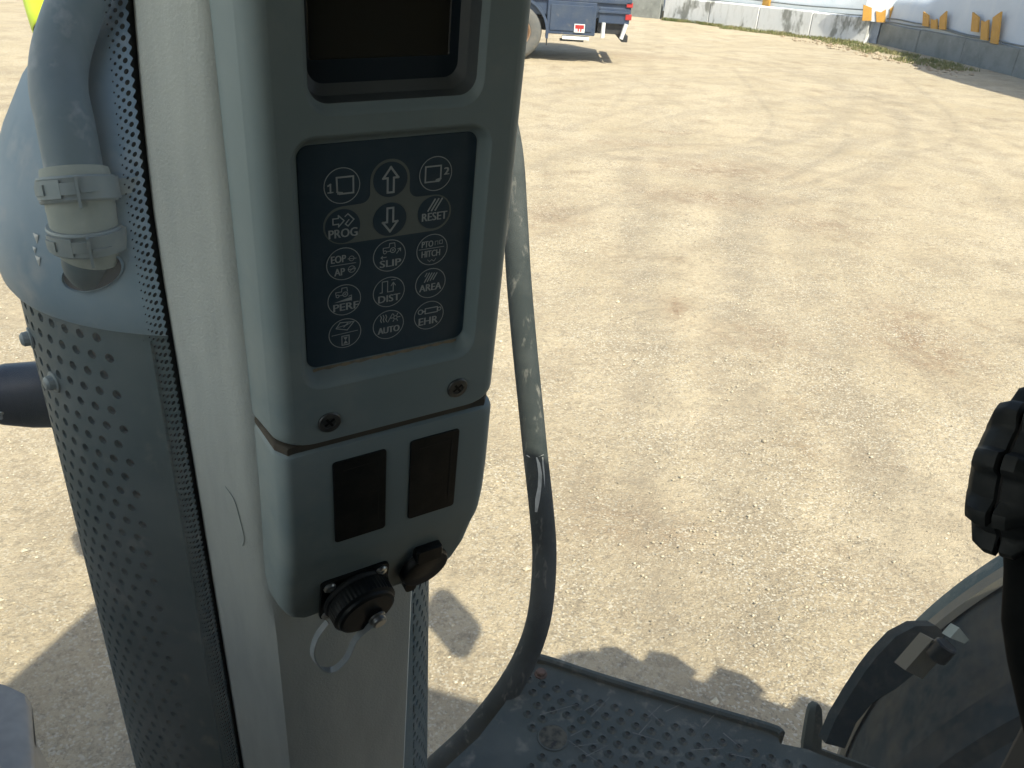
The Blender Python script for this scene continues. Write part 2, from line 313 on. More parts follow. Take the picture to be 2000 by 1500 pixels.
# ------------------------------------------------------------------ far yard wall and fabric building
def frame_line(p, q):
    p = Vector((*p, 0)); q = Vector((*q, 0)); d = (q-p).normalized(); n = Vector((-d.y, d.x, 0))
    m = Matrix((d, n, Vector((0, 0, 1)))).transposed().to_4x4(); m.translation = p; return m, (q-p).length
def block_wall(name, label, p, q, h, th, blk, mats, back=1):
    m, Ln = frame_line(p, q); root = thing(name, label, 'wall', mat=m)
    n = max(1, round(Ln/blk)); bl = Ln/n
    for i in range(n):
        b = MB(); x0, x1 = i*bl+.012, (i+1)*bl-.012; hh = h + random.uniform(-.02, .02); dy = random.uniform(-.015, .015)
        y0, y1 = (dy, th+dy)
        prof = [(y0, -.1), (y0, hh-.03), (y0+.03, hh), (y1-.03, hh), (y1, hh-.03), (y1, -.1)]
        loops = [[(x, yy + (.02 if k in (0, 3) and False else 0), zz) for yy, zz in prof] for k, x in enumerate((x0, x0+.02, x1-.02, x1))]
        loops[0] = [(x0, yy + (.02 if yy < (y0+y1)/2 else -.02), zz-.02) for yy, zz in prof]
        loops[3] = [(x1, yy + (.02 if yy < (y0+y1)/2 else -.02), zz-.02) for yy, zz in prof]
        b.loft(loops, True, True, True)
        b.build('concrete_block', mats[i % len(mats)] if not callable(mats) else mats(i), root, 30)
    return root, m, Ln
FA, FB = (5.15, 36.3), (11.45, 30.9)
dFB = (Vector(FB)-Vector(FA)).normalized()
wr, wm, wl = block_wall('whitewashed_wall', 'low concrete block wall with peeling white paint below white fabric building', FA, FB, .82, .5, 1.9, [MT['whitewash']])
G0 = (FA[0]-6.2, FA[1]+2.2)
block_wall('bare_wall', 'low bare grey concrete wall behind the parked blue truck', G0, (FA[0]-.12, FA[1]+.05), .95, .5, 2.1, [MT['concrete']])
# far white tarp building: curved fabric rising behind the wall
def tarp(root, m, x0, x1, mt, off, zb, wid, hgt, hip0, hip1, seed, nx=40, nz=18, name='fabric_cover'):
    b = MB(); loops = []
    for i in range(nx+1):
        s = i/nx; x = x0+(x1-x0)*s
        e = min(1, (x-x0)/hip0 if hip0 else 1, (x1-x)/hip1 if hip1 else 1); e = max(.02, e)**.5
        L = []
        for k in range(nz+1):
            t = k/nz; a = t*math.pi
            yy = off + wid/2 - wid/2*math.cos(a)*(1 if abs(math.cos(a)) > 1e-6 else 1)
            zz = zb + hgt*e*math.sin(a)**.75
            wr_ = .05*mnoise.noise(Vector((x*.8+seed, zz*.5, seed))) + .04*math.sin(x*2.1)*math.sin(a)
            L.append((x, yy+wr_, zz))
        loops.append(L)
    b.loft(loops, False); return b.build(name, mt, root, 60)
fb = thing('fabric_building', 'white fabric storage building standing behind the peeling white wall', 'building', mat=wm)
tarp(fb, wm, -14, wl+.4, MT['tarp_white'], .75, .25, 11, 6, 0, 0, 2)
for zz, rad in ((.98, .022), (.80, .018)):
    b = MB(); b.tube([(x, .70-.02*math.sin(x), zz+.03*math.sin(x*.9)) for x in np.linspace(-3, wl, 30)], rad, 8); b.build('tension_rope', MT['cable'], fb)
b = MB(); b.box((3.9, .60, .80), (4.18, .72, 1.03)); b.box((3.97, .57, 1.03), (4.1, .7, 1.12)); b.build('orange_tag', MT['orange'], fb, 0)
# right building
RA, RB = (11.9, 31.0), (14.2, 11.0)
rw, rm, rl = block_wall('concrete_side_wall', 'long shaded grey concrete block wall under the pale tarp with orange emblems', RA, RB, .68, .45, 2.6, [MT['concrete']])
b = MB(); m2, l2 = frame_line((11.35, 31.55), (11.86, 31.02))
prof = [(0, -.1), (0, .86), (.5, .86), (.5, -.1)]
b.loft([[(x, y, z) for y, z in prof] for x in (0, .04, l2-.04, l2)], True, True, True)
cb = b.build('corner_block', MT['litblock'], None, 30, m2); tag(cb, 'single corner block coloured pale blue as lit, where both concrete walls meet', 'block')
rb = thing('emblem_fabric_building', 'white fabric building, coloured grey for shade, with orange emblems behind shaded concrete wall', 'building', mat=rm)
def rtarp():
    b = MB(); loops = []; nx, nz = 70, 26
    for i in range(nx+1):
        x = -.75 + (rl+.75)*i/nx; H = 1.5 + .74*min(11, max(0, x-2.2))
        L = []
        for k in range(nz+1):
            a = math.pi*k/nz
            y = .10 + 5.5 - 5.5*math.cos(a); z = .60 + H*max(0, math.sin(a))**.38
            L.append((x + .10*math.sin(a), y + .05*mnoise.noise(Vector((x*.7, z*.6, 4))), z))
        loops.append(L)
    b.loft(loops, False, False, False)
    o = len(b.v); b.v += [(-.75, 5.6, .6)]; b.f += [(k, k+1, o) for k in range(nz)]
    return b.build('fabric_cover', MT['tarp_shaded'], rb, 60)
cover = rtarp()
EM = [[(260,50),(350,85),(345,225),(245,225)], [(395,120),(450,135),(503,103),(495,245),(400,240)], [(548,95),(622,45),(605,150),(660,115),(640,235),(540,250)],
 [(905,125),(960,165),(960,290),(895,280)], [(985,205),(1020,220),(1050,205),(1050,315),(985,310)], [(1085,185),(1155,120),(1140,320),(1075,320)],
 [(1440,130),(1505,185),(1495,350),(1420,340)], [(1535,220),(1570,240),(1610,215),(1600,440),(1525,430)], [(1660,190),(1750,125),(1705,480),(1630,465)]]
wn = (rm.to_3x3() @ Vector((0, -1, 0))); wp0 = rm.translation + wn*.04
fl_ = []
for x_, y_ in ((1693, 0), (1688, 40), (1764, 50), (1800, 52), (1800, -60), (1700, -60)):
    d = ray(x_, y_); fl_.append(rm.inverted() @ (C0 + d*(30.83/d.y)))
b = MB(); b.loft([fl_, [rm.inverted().to_3x3() @ Vector((0, .04, 0)) + p for p in fl_]], True, True, True); b.build('gable_flap', MT['tarp_shaded'], rb, 0)
for e_i, poly_ in enumerate(EM):
    fr_ = []
    for zx, zy in poly_:
        d = ray(1640+zx/5.556, zy/5.556); fr_.append(rm.inverted() @ (C0 + d*(30.79/d.y)) if e_i < 3 else rm.inverted() @ (C0 + d*((wp0-C0).dot(wn)/d.dot(wn))))
    b = MB(); b.loft([fr_, [p+(Vector((0, .05, 0)) if e_i > 2 else rm.inverted().to_3x3() @ Vector((0, .03, 0))) for p in fr_]], True, True, True); b.build('emblem_bar', MT['orange'], rb, 0)
for off, zz in ((-.0, .80), (-.03, .73)):
    b = MB(); b.tube([(x, .06+off, zz+.05*math.sin(x*.7+off*30)+.02*math.sin(x*2.3)) for x in np.linspace(-.5, rl, 50)], .022, 8); b.build('tension_rope', MT['cable'], rb)
# unseen third fabric building added to bounce light onto the pillar
nm_, nl_ = frame_line((-8.6, 5.5), (-6.2, -15))
block_wall('bounce_plinth', 'low white block plinth of the unseen fabric building added to bounce light', (-8.6, 5.5), (-6.2, -15), .7, .5, 2.9, [MT['whitewash']])
nb = thing('bounce_fabric_building', 'tall unseen white fabric building added to bounce light onto the pillar', 'building', mat=nm_)
tarp(nb, nm_, 0, nl_, MT['tarp_white'], -.35 if False else .1, .55, -12 if nm_.to_3x3().col[1].x > 0 else 12, 11, 0, 0, 6)
# weeds along the walls
def weeds(name, label, pts, dens, hmax, seed):
    b = MB(); rg = random.Random(seed)
    for (p, q, wd) in pts:
        p = Vector((*p, 0)); q = Vector((*q, 0)); d = (q-p); n = Vector((d.y, -d.x, 0)).normalized()
        for i in range(int(dens*d.length)):
            t = rg.random(); o_ = rg.random()**1.2*wd
            if mnoise.noise(Vector((t*d.length*.8, o_*1.5, seed))) < -.12: continue
            c = p + d*t + n*o_; h = hmax*(.35+.65*rg.random()); a = rg.random()*6.28
            lean = Vector((math.cos(a), math.sin(a), 0))*h*.5; sd = Vector((-math.sin(a), math.cos(a), 0))*.012
            z0 = ghash(c.x, c.y); c.z = z0-.01
            b.add([c-sd, c+sd, c+sd*.6+lean*.4+Vector((0,0,h*.7)), c+lean+Vector((0,0,h))], [(0,1,2),(0,2,3)])
    o = b.build(name, MT['grass'], None, 0); o['kind'] = 'stuff'; o['label'] = label; o['category'] = 'grass'
weeds('grass_strip', 'dry green grass strip growing along the concrete walls', [((11.0, 31.2), (12.3, 24.0), 1.5), ((7.4, 34.0), (11.2, 30.8), .9), ((5.2, 36.0), (7.6, 34.0), .35)], 620, .13, 5)
# stones and clods at the grass edge
mb = MB(); rs = random.Random(12)
for i in range(260):
    t = rs.random(); x = 9.2+2.0*t+rs.uniform(-.6, .6); y = 31-8*t+rs.uniform(-.6, .6); s = .02+.07*rs.random()**2; z = ghash(x, y)
    vs = [(x+dx*s*(.6+.8*rs.random()), y+dy*s*(.6+.8*rs.random()), z+s*.2+dz*s*(.5+.5*rs.random())) for dx, dy, dz in ((1,0,0),(.3,1,0),(-1,.2,0),(0,-1,0),(0,0,.7),(0,0,-.5))]
    mb.add(vs, [(0,1,4),(1,2,4),(2,3,4),(3,0,4),(1,0,5),(2,1,5),(3,2,5),(0,3,5)])
o = mb.build('dirt_clods', mat('clod', (.32, .24, .155), .95, 0, (3, (.46, .37, .25), .45, .6)), None, 0); o['kind'] = 'stuff'; o['label'] = 'scattered dirt clods and stones along the grass edge'; o['category'] = 'stones'
# ------------------------------------------------------------------ parked truck
def truck():
    Y0 = 20.45; root = thing('parked_truck', 'dark blue truck with orange wheel rims parked on the dirt yard', 'truck', (-.45, Y0, 0))
    def part(name, boxes, m, bev=.015):
        b = MB()
        for p0, p1 in boxes: b.box(p0, p1)
        o = b.build(name, m, root, 0)
        if bev:
            md = o.modifiers.new('bevel', 'BEVEL'); md.width = bev; md.segments = 2
        return o
    part('cargo_body', [((-4.6, .02, .98), (2.62, 2.35, 2.5))], MT['blue'], .03)
    part('side_locker', [((.72, -.03, .60), (1.84, .55, 1.3))], MT['blue'], .02)
    part('locker_door', [((.80, -.05, .68), (1.76, -.025, 1.22))], MT['blue'], .008)
    part('body_rail', [((-4.6, -.03, 1.30), (2.62, .03, 1.38))], MT['blue'], .01)
    part('rear_bumper_panel', [((1.9, .0, .88), (2.60, .5, 1.22))], MT['blue'], .02)
    part('rear_ledge', [((1.88, -.04, 1.10), (2.58, .0, 1.15))], MT['blue'], .008)
    part('chassis', [((-5.8, .55, .62), (2.5, .75, .9)), ((-5.8, 1.6, .62), (2.5, 1.8, .9)), ((1.9, .1, .66), (2.45, .5, .88)), ((-.6, .3, .5), (.5, 2.05, .68))], MT['chassis'], 0)
    part('underrun_bar', [((2.48, .1, .50), (2.62, 2.25, .64)), ((2.5, .7, .5), (2.58, .8, .95)), ((2.5, 1.6, .5), (2.58, 1.7, .95))], MT['chassis'], .01)
    part('locker_step', [((1.1, -.06, .50), (1.72, .2, .57))], MT['white'], .01)
    part('step_bracket', [((1.05, -.02, .46), (1.6, .2, .50))], MT['chassis'], 0)
    for x0, tilt in ((2.02, 0), (2.45, .14)):
        b = MB(); b.tube([(x0, -.06, .58), (x0+tilt*.6, -.06, .9)], .045, 10); b.build('marker_post', MT['white'], root)
    part('tail_lamp', [((2.5, -.03, .98), (2.64, .08, 1.10))], MT['red'], .01)
    part('tail_lamp', [((2.5, -.03, 1.24), (2.64, .08, 1.34))], MT['red'], .01)
    s = part('warning_sticker', [((1.36, -.056, .66), (1.60, -.051, .84))], MT['white'], 0)
    b = MB(); b.box((1.38, -.060, .74), (1.58, -.057, .82)); b.box((1.44, -.060, .68), (1.47, -.057, .74)); b.box((1.5, -.060, .68), (1.53, -.057, .74)); b.build('sticker_print', MT['red'], s, 0)
    b = MB()                                                        # mudguard arch over the wheel
    for r_ in ((.72, .78),):
        L0 = []; 
        loops = [[Vector((0.02+r*math.cos(a), y, .6+r*math.sin(a))) for r, y in ((.70, -.06), (.76, -.06), (.76, .62), (.70, .62))] for a in np.linspace(R(-8), R(188), 24)]
        b.loft(loops, True, True, True)
    b.build('mudguard', MT['blue'], root, 40)
    part('mud_flap', [((.74, .02, .34), (.765, .5, .7))], MT['chassis'], 0)
    for wx, wy in ((.02, 0), (.02, 1.85), (-4.7, 0), (-4.7, 1.85)):
        b = MB(); b.revolve([(.33, .02), (.36, -.02), (.50, -.04), (.575, .0), (.60, .05), (.605, .18), (.60, .31), (.575, .36), (.5, .40), (.33, .36), (.33, .02)], (wx, wy, .6), (0, 1, 0), 48)
        wo = b.build('wheel', MT['trucktyre'], root, 40)
        b = MB(); b.revolve([(.345, .0), (.335, -.01), (.32, .02), (.30, .1), (.2, .12), (.19, .04), (.10, .02), (.02, .0)], (wx, wy, .6), (0, 1, 0), 40, False, True); b.build('rim', MT['rim_orange'], wo, 40)
        for k in range(10):
            a = k*math.pi/5; c = Vector((wx+.25*math.cos(a), wy+.075, .6+.25*math.sin(a))); b = MB(); b.tube([c, c+Vector((0, .05, 0))], .014, 6); b.build('wheel_nut', MT['chassis'], wo, 30)
    b = MB(); L = [(-6.9, .75), (-6.9, 1.6), (-6.5, 2.75), (-4.9, 2.8), (-4.9, .75)]
    b.loft([[(x, y, z) for x, z in L] for y in (.05, 2.3)], True, True, True); b.build('truck_cab', MT['blue'], root, 0)
    b = MB(); b.loft([[(x, y, z) for x, z in ((-6.5, 1.65), (-6.3, 2.5), (-5.3, 2.5), (-5.3, 1.65))] for y in (.04, .06)], True, True, True); b.build('cab_window', MT['bezel'], root, 0)
truck()
# ------------------------------------------------------------------ tractor: exhaust silencer outside the windscreen
EX = Vector((-.274, .752, 0)); ER = .188
ex = thing('exhaust_silencer', 'dusty blue-grey exhaust silencer with perforated guard and bent tail pipe outside windscreen', 'exhaust', (EX.x, EX.y, .7))
def cylhit(x, y, rad):
    d = ray(x, y); a = d.x**2+d.y**2; ox, oy = C0.x-EX.x, C0.y-EX.y
    b_ = 2*(ox*d.x+oy*d.y); c_ = ox*ox+oy*oy-rad*rad; t = (-b_-math.sqrt(max(0, b_*b_-4*a*c_)))/(2*a); p = C0+d*t
    return math.atan2(p.y-EX.y, p.x-EX.x), p.z
EP = lambda a, z, r=ER: Vector((EX.x+r*math.cos(a), EX.y+r*math.sin(a), z))
a_lim, _ = cylhit(245, 815, ER); a_seam, _ = cylhit(316, 780, ER); a_rs, _ = cylhit(806, 1300, ER)
# guard: perforated zone from a_rs round the back to a_lim (decreasing side faces left of picture)
while a_lim > 0: a_lim -= 2*math.pi
while a_rs < a_lim: a_rs += 2*math.pi
span = 2*math.pi - (a_rs - a_lim); pitch = .0168
ncol = int(span*ER/pitch); da = span/ncol; z1, z0 = 2.135, .75; nrow = int((z1-z0)/(pitch*.98)); dz = (z1-z0)/nrow
b = MB()
def cell(ac, zc, hw, hh, rh):
    o = len(b.v); n = 16
    for k in range(n):
        t = 2*math.pi*k/n; b.v.append(tuple(EP(ac+rh*math.cos(t)/ER, zc+rh*math.sin(t))))
    # outer square ring sampled at the same angles
    for k in range(n):
        t = 2*math.pi*k/n; c, s = math.cos(t), math.sin(t); m_ = max(abs(c), abs(s)); b.v.append(tuple(EP(ac+hw*c/m_, zc+hh*s/m_)))
    for k in range(n):
        t = 2*math.pi*k/n; b.v.append(tuple(EP(ac+rh*math.cos(t)/ER, zc+rh*math.sin(t), ER-.004)))
    for k in range(n):
        j = (k+1) % n; b.f.append((o+k, o+n+k, o+n+j, o+j)); b.f.append((o+k, o+j, o+2*n+j, o+2*n+k))
for rI in range(nrow):
    zc = z1 - (rI+.5)*dz; off = .5*da if rI % 2 else 0
    for cI in range(ncol):
        ac = a_lim - (cI+.5)*da - off + .25*da
        top = rI < 1
        if top: continue
        if off and cI == 0:
            b.add([EP(a_lim-.26*da, zc-dz/2), EP(a_lim+.26*da, zc-dz/2), EP(a_lim+.26*da, zc+dz/2), EP(a_lim-.26*da, zc+dz/2)], [(0,1,2,3)])
        cell(ac, zc, da/2, dz/2, .0041)
wchild(b, 'perforated_guard', MT['guard'], ex, 30)
b = MB()                                                           # plain sheet behind the pillar
nA = 40
loops = [[EP(a_lim+.24*da + (a_rs-a_lim-da*.24)*k/nA, z, ER+.0002) for k in range(nA+1)] for z in (z1, 1.6, 1.2, z0)]
b.loft(loops, False); wchild(b, 'plain_sheet', MT['guard'], ex, 60)
b = MB(); b.loft([[EP(2*math.pi*k/64, z, ER+.0008) for k in range(64)] for z in (z1+.03, z1-dz*1.02)], True); wchild(b, 'top_band', MT['guard'], ex, 60)
b = MB(); b.loft([[EP(2*math.pi*k/48, z, ER-.03) for k in range(48)] for z in (z1+.02, z0)], True, True, True); wchild(b, 'silencer_body', MT['inner'], ex, 60)
b = MB(); b.loft([[EP(a_seam+da_, z, r) for da_, r in ((-.03, ER+.001), (-.026, ER+.0035), (.0, ER+.0035), (.004, ER+.001))] for z in (z1-.02, z0)], False); wchild(b, 'seam_strip', MT['guard'], ex, 20)
# base foot so that it stands on the tractor's frame
b = MB(); b.revolve([(.05, 0), (.09, .0), (.09, .5), (.15, .76)], (EX.x, EX.y, 0), (0, 0, 1), 32); wchild(b, 'outlet_elbow', MT['inner'], ex)
# hood-shaped cap
b = MB(); prof = [(.184, 2.122), (.194, 2.122), (.197, 2.128), (.199, 2.145), (.1985, 2.165), (.195, 2.188), (.186, 2.215), (.171, 2.248), (.150, 2.285), (.122, 2.32), (.09, 2.355), (.055, 2.385), (.02, 2.40)]
b.revolve(prof, (EX.x, EX.y, 0), (0, 0, 1), 96, False, True); wchild(b, 'hood_cap', MT['cap'], ex, 50)
def hood_r(z):
    for (r0, z0_), (r1, z1_) in zip(prof[1:], prof[2:]):
        if z0_ <= z <= z1_: return r0+(r1-r0)*(z-z0_)/max(1e-6, z1_-z0_)
    return .2
# pipe: leaves the hood's shoulder, rises and bends away
def hoodhit(x, y):
    d = ray(x, y); t = .3
    for k in range(3000):
        p = C0+d*t
        if math.hypot(p.x-EX.x, p.y-EX.y) < hood_r(p.z) and p.z < 2.4: return t, p
        t += .0003
    return .6, C0+d*.6
th, ph = hoodhit(186, 548); D0 = th
inw = Vector((EX.x-ph.x, EX.y-ph.y, 0)).normalized()
pp = [ph+inw*.075-Vector((0,0,.032)), at_d(184, 530, D0+.012), at_d(174, 478, D0-.010), at_d(158, 400, D0-.022), at_d(143, 320, D0-.028), at_d(128, 240, D0-.03), at_d(115, 175, D0-.028), at_d(118, 110, D0-.024), at_d(138, 40, D0-.02), at_d(166, -30, D0-.016), at_d(205, -120, D0-.01)]
cl = spline(pp, 8); PR = .0172*D0/.55
b = MB(); b.tube(cl[:26], PR*.90, 32); wchild(b, 'stub_pipe', MT['guard'], ex, 60)
b = MB(); b.tube(cl[25:], PR, 40); wchild(b, 'tail_pipe', MT['pipe'], ex, 60)
# dark collar round the hole
nrm = Vector((ph.x-EX.x, ph.y-EX.y, .10)).normalized(); e1 = nrm.orthogonal().normalized(); e2 = nrm.cross(e1)
def pframe(i):
    t = (cl[min(i+1, len(cl)-1)]-cl[max(i-1, 0)]).normalized(); return cl[i], t
b = MB(); tdir = (cl[10]-cl[4]).normalized()
hp = []
for k in range(40):
    a = 2*math.pi*k/40
    hx, hy = 184+57*math.cos(a)-4*math.sin(a), 530+36*math.sin(a)-9*math.cos(a)
    t_, p_ = hoodhit(hx, hy); hp.append(p_)
cen = sum(hp, Vector())/40; outw = (cen-EX-Vector((0, 0, cen.z))).normalized()
b.loft([[p+outw*.0012 for p in hp], [cen+(p-cen)*.2+outw*.0012 for p in hp]], True, False, True); wchild(b, 'hood_opening', MT['inner'], ex, 60)
b = MB(); loops = [[p+outw*.0012 for p in hp], [cen+(p-cen)*1.02+outw*.003 for p in hp], [cen+(p-cen)*1.05+outw*.001 for p in hp]]
b.loft(loops, True); wchild(b, 'opening_rim', MT['cap'], ex, 60)
# rubber sleeve with two band clamps
sleeve = [cl[i] for i in range(17, 34)]
i0, i1 = 14, 31
spath = [cl[i] for i in range(i0, i1+1)]
b = MB()
n = 40; ns = len(spath)
rads = [PR*1.20 if 0 < i < ns-1 else PR*1.17 for i in range(ns)]
b.tube(spath, rads, n, True); wchild(b, 'rubber_sleeve', MT['sleeve'], ex, 50)
b = MB(); b.tube([cl[23]+(cl[24]-cl[23])*.1, cl[24]], PR*1.215, n, True); wchild(b, 'sleeve_ridge', MT['sleeve'], ex, 50)
def clamp(i, frac):
    p, t = cl[i], (cl[i+1]-cl[i-1]).normalized()
    toc = (C0-p); toc = (toc - t*toc.dot(t)).normalized(); sd = t.cross(toc).normalized()
    if sd.dot(cr) < 0: sd = -sd
    r = PR*1.20; hw = .0088
    b = MB(); prof = [(r, -hw), (r+.0022, -hw), (r+.0030, -hw+.0015), (r+.0018, -hw+.004), (r+.0018, hw-.004), (r+.0030, hw-.0015), (r+.0022, hw), (r, hw)]
    b.revolve(prof, p, t, 48); c = wchild(b, 'band_clamp', MT['clamp'], ex, 30)
    inv = ex.matrix_basis.inverted()
    def sub(name, fn, m=MT['clamp']):
        q = MB(); fn(q); q.v = [tuple(inv @ Vector(v)) for v in q.v]; return q.build(name, m, c, 30)
    def P(ang, h, rr): return p + (toc*math.cos(ang)+sd*math.sin(ang))*rr + t*h
    def strap(q):
        for a0, a1, h0, h1, rr in ((-1.25, -.42, -.0062, .0062, r+.0045), (-.42, -.05, -.004, .004, r+.0042), (-.03, 1.3, -.0075, .0075, r+.0052)):
            loops = [[P(a, h0, r), P(a, h0, rr), P(a, h1, rr), P(a, h1, r)] for a in np.linspace(a0, a1, 10)]; q.loft(loops, True, True, True)
    sub('strap', strap)
    def buckle(spec):
      def fn(q):
        for a0, a1, h0, h1, rr in (spec,):
            loops = [[P(a, h0, r), P(a, h0, rr), P(a, h1, rr), P(a, h1, r)] for a in np.linspace(a0, a1, 6)]; q.loft(loops, True, True, True)
      return fn
    for nm, spec in (('buckle', (-.04, .02, -.0135, .0075, r+.0085)), ('hook', (.05, .5, -.003, -.001, r+.0068)), ('catch_plate', (-1.2, -.85, -.0035, .0035, r+.0058))): sub(nm, buckle(spec))
    def tab(q):
        base = P(1.35, 0, r+.004); d = (sd*.97+toc*.22+t*.06).normalized()
        loops = []
        for s, h in ((0, .0058), (.008, .0052), (.018, .0056), (.024, .0048), (.027, .003)):
            c_ = base+d*s; loops.append([c_-t*h+toc*.001, c_+t*h+toc*.001, c_+t*h-toc*.001, c_-t*h-toc*.001])
        q.loft(loops, True, True, True)
    sub('tab', tab)
clamp(27, 0); clamp(18, 0)
for x, y in ((61, 660), (107, 745)):
    a, z = cylhit(x, y, ER); c = EP(a, z); nn = Vector((math.cos(a), math.sin(a), 0))
    b = MB(); b.revolve([(.0095, .0), (.0095, .0015), (.0065, .002), (.0062, .0065), (.004, .0085), (.001, .009)], c, nn, 12, False, True); wchild(b, 'guard_bolt', MT['clamp'], ex, 25)
for x, y in ((72, 464), (76, 508), (69, 487)):
    t_, p_ = hoodhit(x, y); nn = (p_-EX-Vector((0, 0, p_.z))).normalized(); s1 = nn.cross(Vector((0, 0, 1))); k_ = .0034 if y != 487 else .0022
    b = MB(); b.add([p_+nn*.0006+s1*k_*.8+Vector((0,0,k_)), p_+nn*.0006-s1*k_*.9+Vector((0,0,k_*.8)), p_+nn*.001-Vector((0,0,k_*1.5)), p_+nn*.0016], [(0,1,3),(1,2,3),(2,0,3)])
    wchild(b, 'paint_chip', MT['paint_chip'], ex, 0)
# ------------------------------------------------------------------ small tractor items beyond the exhaust
wl_ = thing('work_lamp', 'dark rounded lamp housing sticking out behind the perforated exhaust guard', 'lamp', at_d(40, 770, .98))
c = at_d(20, 770, .98); ax = (at_d(150, 770, 1.02)-at_d(-60, 768, .96)).normalized(); k = .98/FPX
b = MB(); b.revolve([(.004, -75*k), (30*k, -68*k), (48*k, -48*k), (60*k, -10*k), (66*k, 40*k), (66*k, 90*k), (60*k, 130*k)], c, ax, 40, True, True); wchild(b, 'lamp_shell', MT['dullblue'], wl_, 50)
b = MB(); b.tube([c+ax*120*k, c+ax*200*k, EX+Vector((0, 0, (c+ax*200*k).z))], .012, 10); wchild(b, 'lamp_bracket', MT['chassis'], wl_)
b = MB(); b.tube([at_d(-6, 806, .93), at_d(4, 808, .925), at_d(2, 816, .925), at_d(-8, 815, .93)], .0022, 8); wchild(b, 'split_pin', MT['steel'], wl_)
hs = thing('stickered_housing', 'grey rounded housing with fluorescent yellow printed sticker beside the tail pipe', 'housing', at_d(110, 40, 1.1))
c = at_d(132, -2, 1.12); k = 1.12/FPX; ax = (cu*.96 - cr*.22).normalized()
b = MB(); b.revolve([(30*k, -112*k), (52*k, -98*k), (66*k, -72*k), (72*k, -40*k), (76*k, 20*k), (76*k, 90*k), (60*k, 120*k)], c, ax, 40, True, True); wchild(b, 'housing_shell', MT['greyhouse'], hs, 50)
b = MB(); b.revolve([(72*k, -64*k), (74.5*k, -60*k), (76*k, -38*k), (79*k, 20*k), (79*k, 80*k)], c, ax, 40); st = wchild(b, 'yellow_sticker', MT['hiviz'], hs, 50)
b = MB(); e1 = (C0-c); e1 = (e1-ax*e1.dot(ax)).normalized(); e2 = ax.cross(e1)
for row in range(4):
    for j in range(5):
        a0 = .35+j*.16+row*.03; h = (-14+row*11)*k; rr = 80.2*k
        f_ = lambda a, hh: c+ax*hh+(e1*math.cos(a)+e2*math.sin(a))*rr
        b.add([f_(a0, h), f_(a0+.11, h), f_(a0+.11, h+4*k), f_(a0, h+4*k)], [(0,1,2,3)])
inv = hs.matrix_basis.inverted(); b.v = [tuple(inv @ Vector(v)) for v in b.v]; b.build('sticker_lines', MT['hitext'], st, 0)
b = MB(); b.tube([c+ax*60*k, c+ax*60*k+cr*.15-cu*.05, Vector((EX.x, EX.y, 2.36))], .012, 10); wchild(b, 'housing_bracket', MT['chassis'], hs)
fg = thing('front_mudguard', 'dusty grey front wheel mudguard at the shaded ground beside the exhaust', 'mudguard', at_z(10, 1400, .9))
zt = .95
b = MB(); tp = [at_z(-260, 1345, zt), at_z(-60, 1322, zt), at_z(10, 1338, zt), at_z(48, 1356, zt-.005), at_z(60, 1372, zt-.02), at_z(62, 1392, zt-.045)]
lo = at_z(-100, 1900, zt)-at_z(-100, 1345, zt)
loops = []
for s, dz_ in ((0, 0), (.04, .0), (.3, .02), (1, .0)): loops.append([p+lo*s+Vector((0, 0, dz_)) for p in tp])
b.loft([[p-Vector((0, 0, .14)) + Vector((-.0, -.03, 0)) for p in loops[0]], [p-Vector((0, 0, .02)) for p in loops[0]]] + loops, False)
ed = [L[-1] for L in loops]
b.loft([ed, [p-Vector((0, 0, .06))-FW*.0+Vector((-.015, 0, 0)) for p in ed], [p-Vector((0, 0, .25))+Vector((.01, 0, 0)) for p in ed]], False)
wchild(b, 'guard_shell', MT['greyhouse'], fg, 50)
b = MB(); c = at_z(-330, 1650, .0); b.revolve([(.3, -.2), (.5, -.19), (.56, -.1), (.56, .1), (.5, .19), (.3, .2)], Vector((c.x, c.y, .56)), RT, 40, True, True); wchild(b, 'front_tyre', MT['tyre'], fg, 40)
# ------------------------------------------------------------------ step platform, rail, bracket
ZP = 1.25
pf = thing('step_platform', 'blue-grey metal step platform with raised anti-slip bumps and rusty bolt', 'platform', at_z(1250, 1420, ZP-.2))
outer = [at_z(x, y, ZP) for x, y in ((870, 1500), (935, 1440), (985, 1375), (1012, 1330), (1030, 1304), (1046, 1296), (1064, 1297), (1180, 1335), (1350, 1386), (1500, 1430), (1520, 1441), (1523, 1452))]
inner = [at_z(x, y, ZP) for x, y in ((1523, 1452), (1575, 1463), (1700, 1512))]
poly = outer + inner[1:] + [at_z(1760, 1900, ZP), at_z(880, 1900, ZP), at_z(800, 1620, ZP)]
cenp = sum(poly, Vector())/len(poly)
b = MB(); b.add(poly + [p-Vector((0, 0, .004)) for p in poly], [tuple(range(len(poly))), tuple(reversed(range(len(poly), 2*len(poly))))] + [(i, (i+1) % len(poly), len(poly)+(i+1) % len(poly), len(poly)+i) for i in range(len(poly))])
wchild(b, 'tread_plate', MT['deck'], pf, 30)
lipP = [at_z(x, y, ZP) for x, y in ((1030, 1304), (1046, 1296), (1064, 1297), (1180, 1335), (1350, 1386), (1500, 1430), (1520, 1441))]
lipP = spline(lipP, 4)
b = MB(); loops = []
for i, p in enumerate(lipP):
    t = (lipP[min(i+1, len(lipP)-1)]-lipP[max(i-1, 0)]).normalized(); n_ = Vector((-t.y, t.x, 0)); n_ = n_ if n_.dot(RT) > 0 else -n_
    loops.append([p+Vector((0, 0, z))+n_*o_ for o_, z in ((-.001, .003), (-.001, .009), (.003, .013), (.009, .013), (.012, .009), (.012, -.05), (.009, -.05), (.009, .003))])
b.loft(loops, True, True, True); wchild(b, 'edge_lip', MT['deck'], pf, 40)
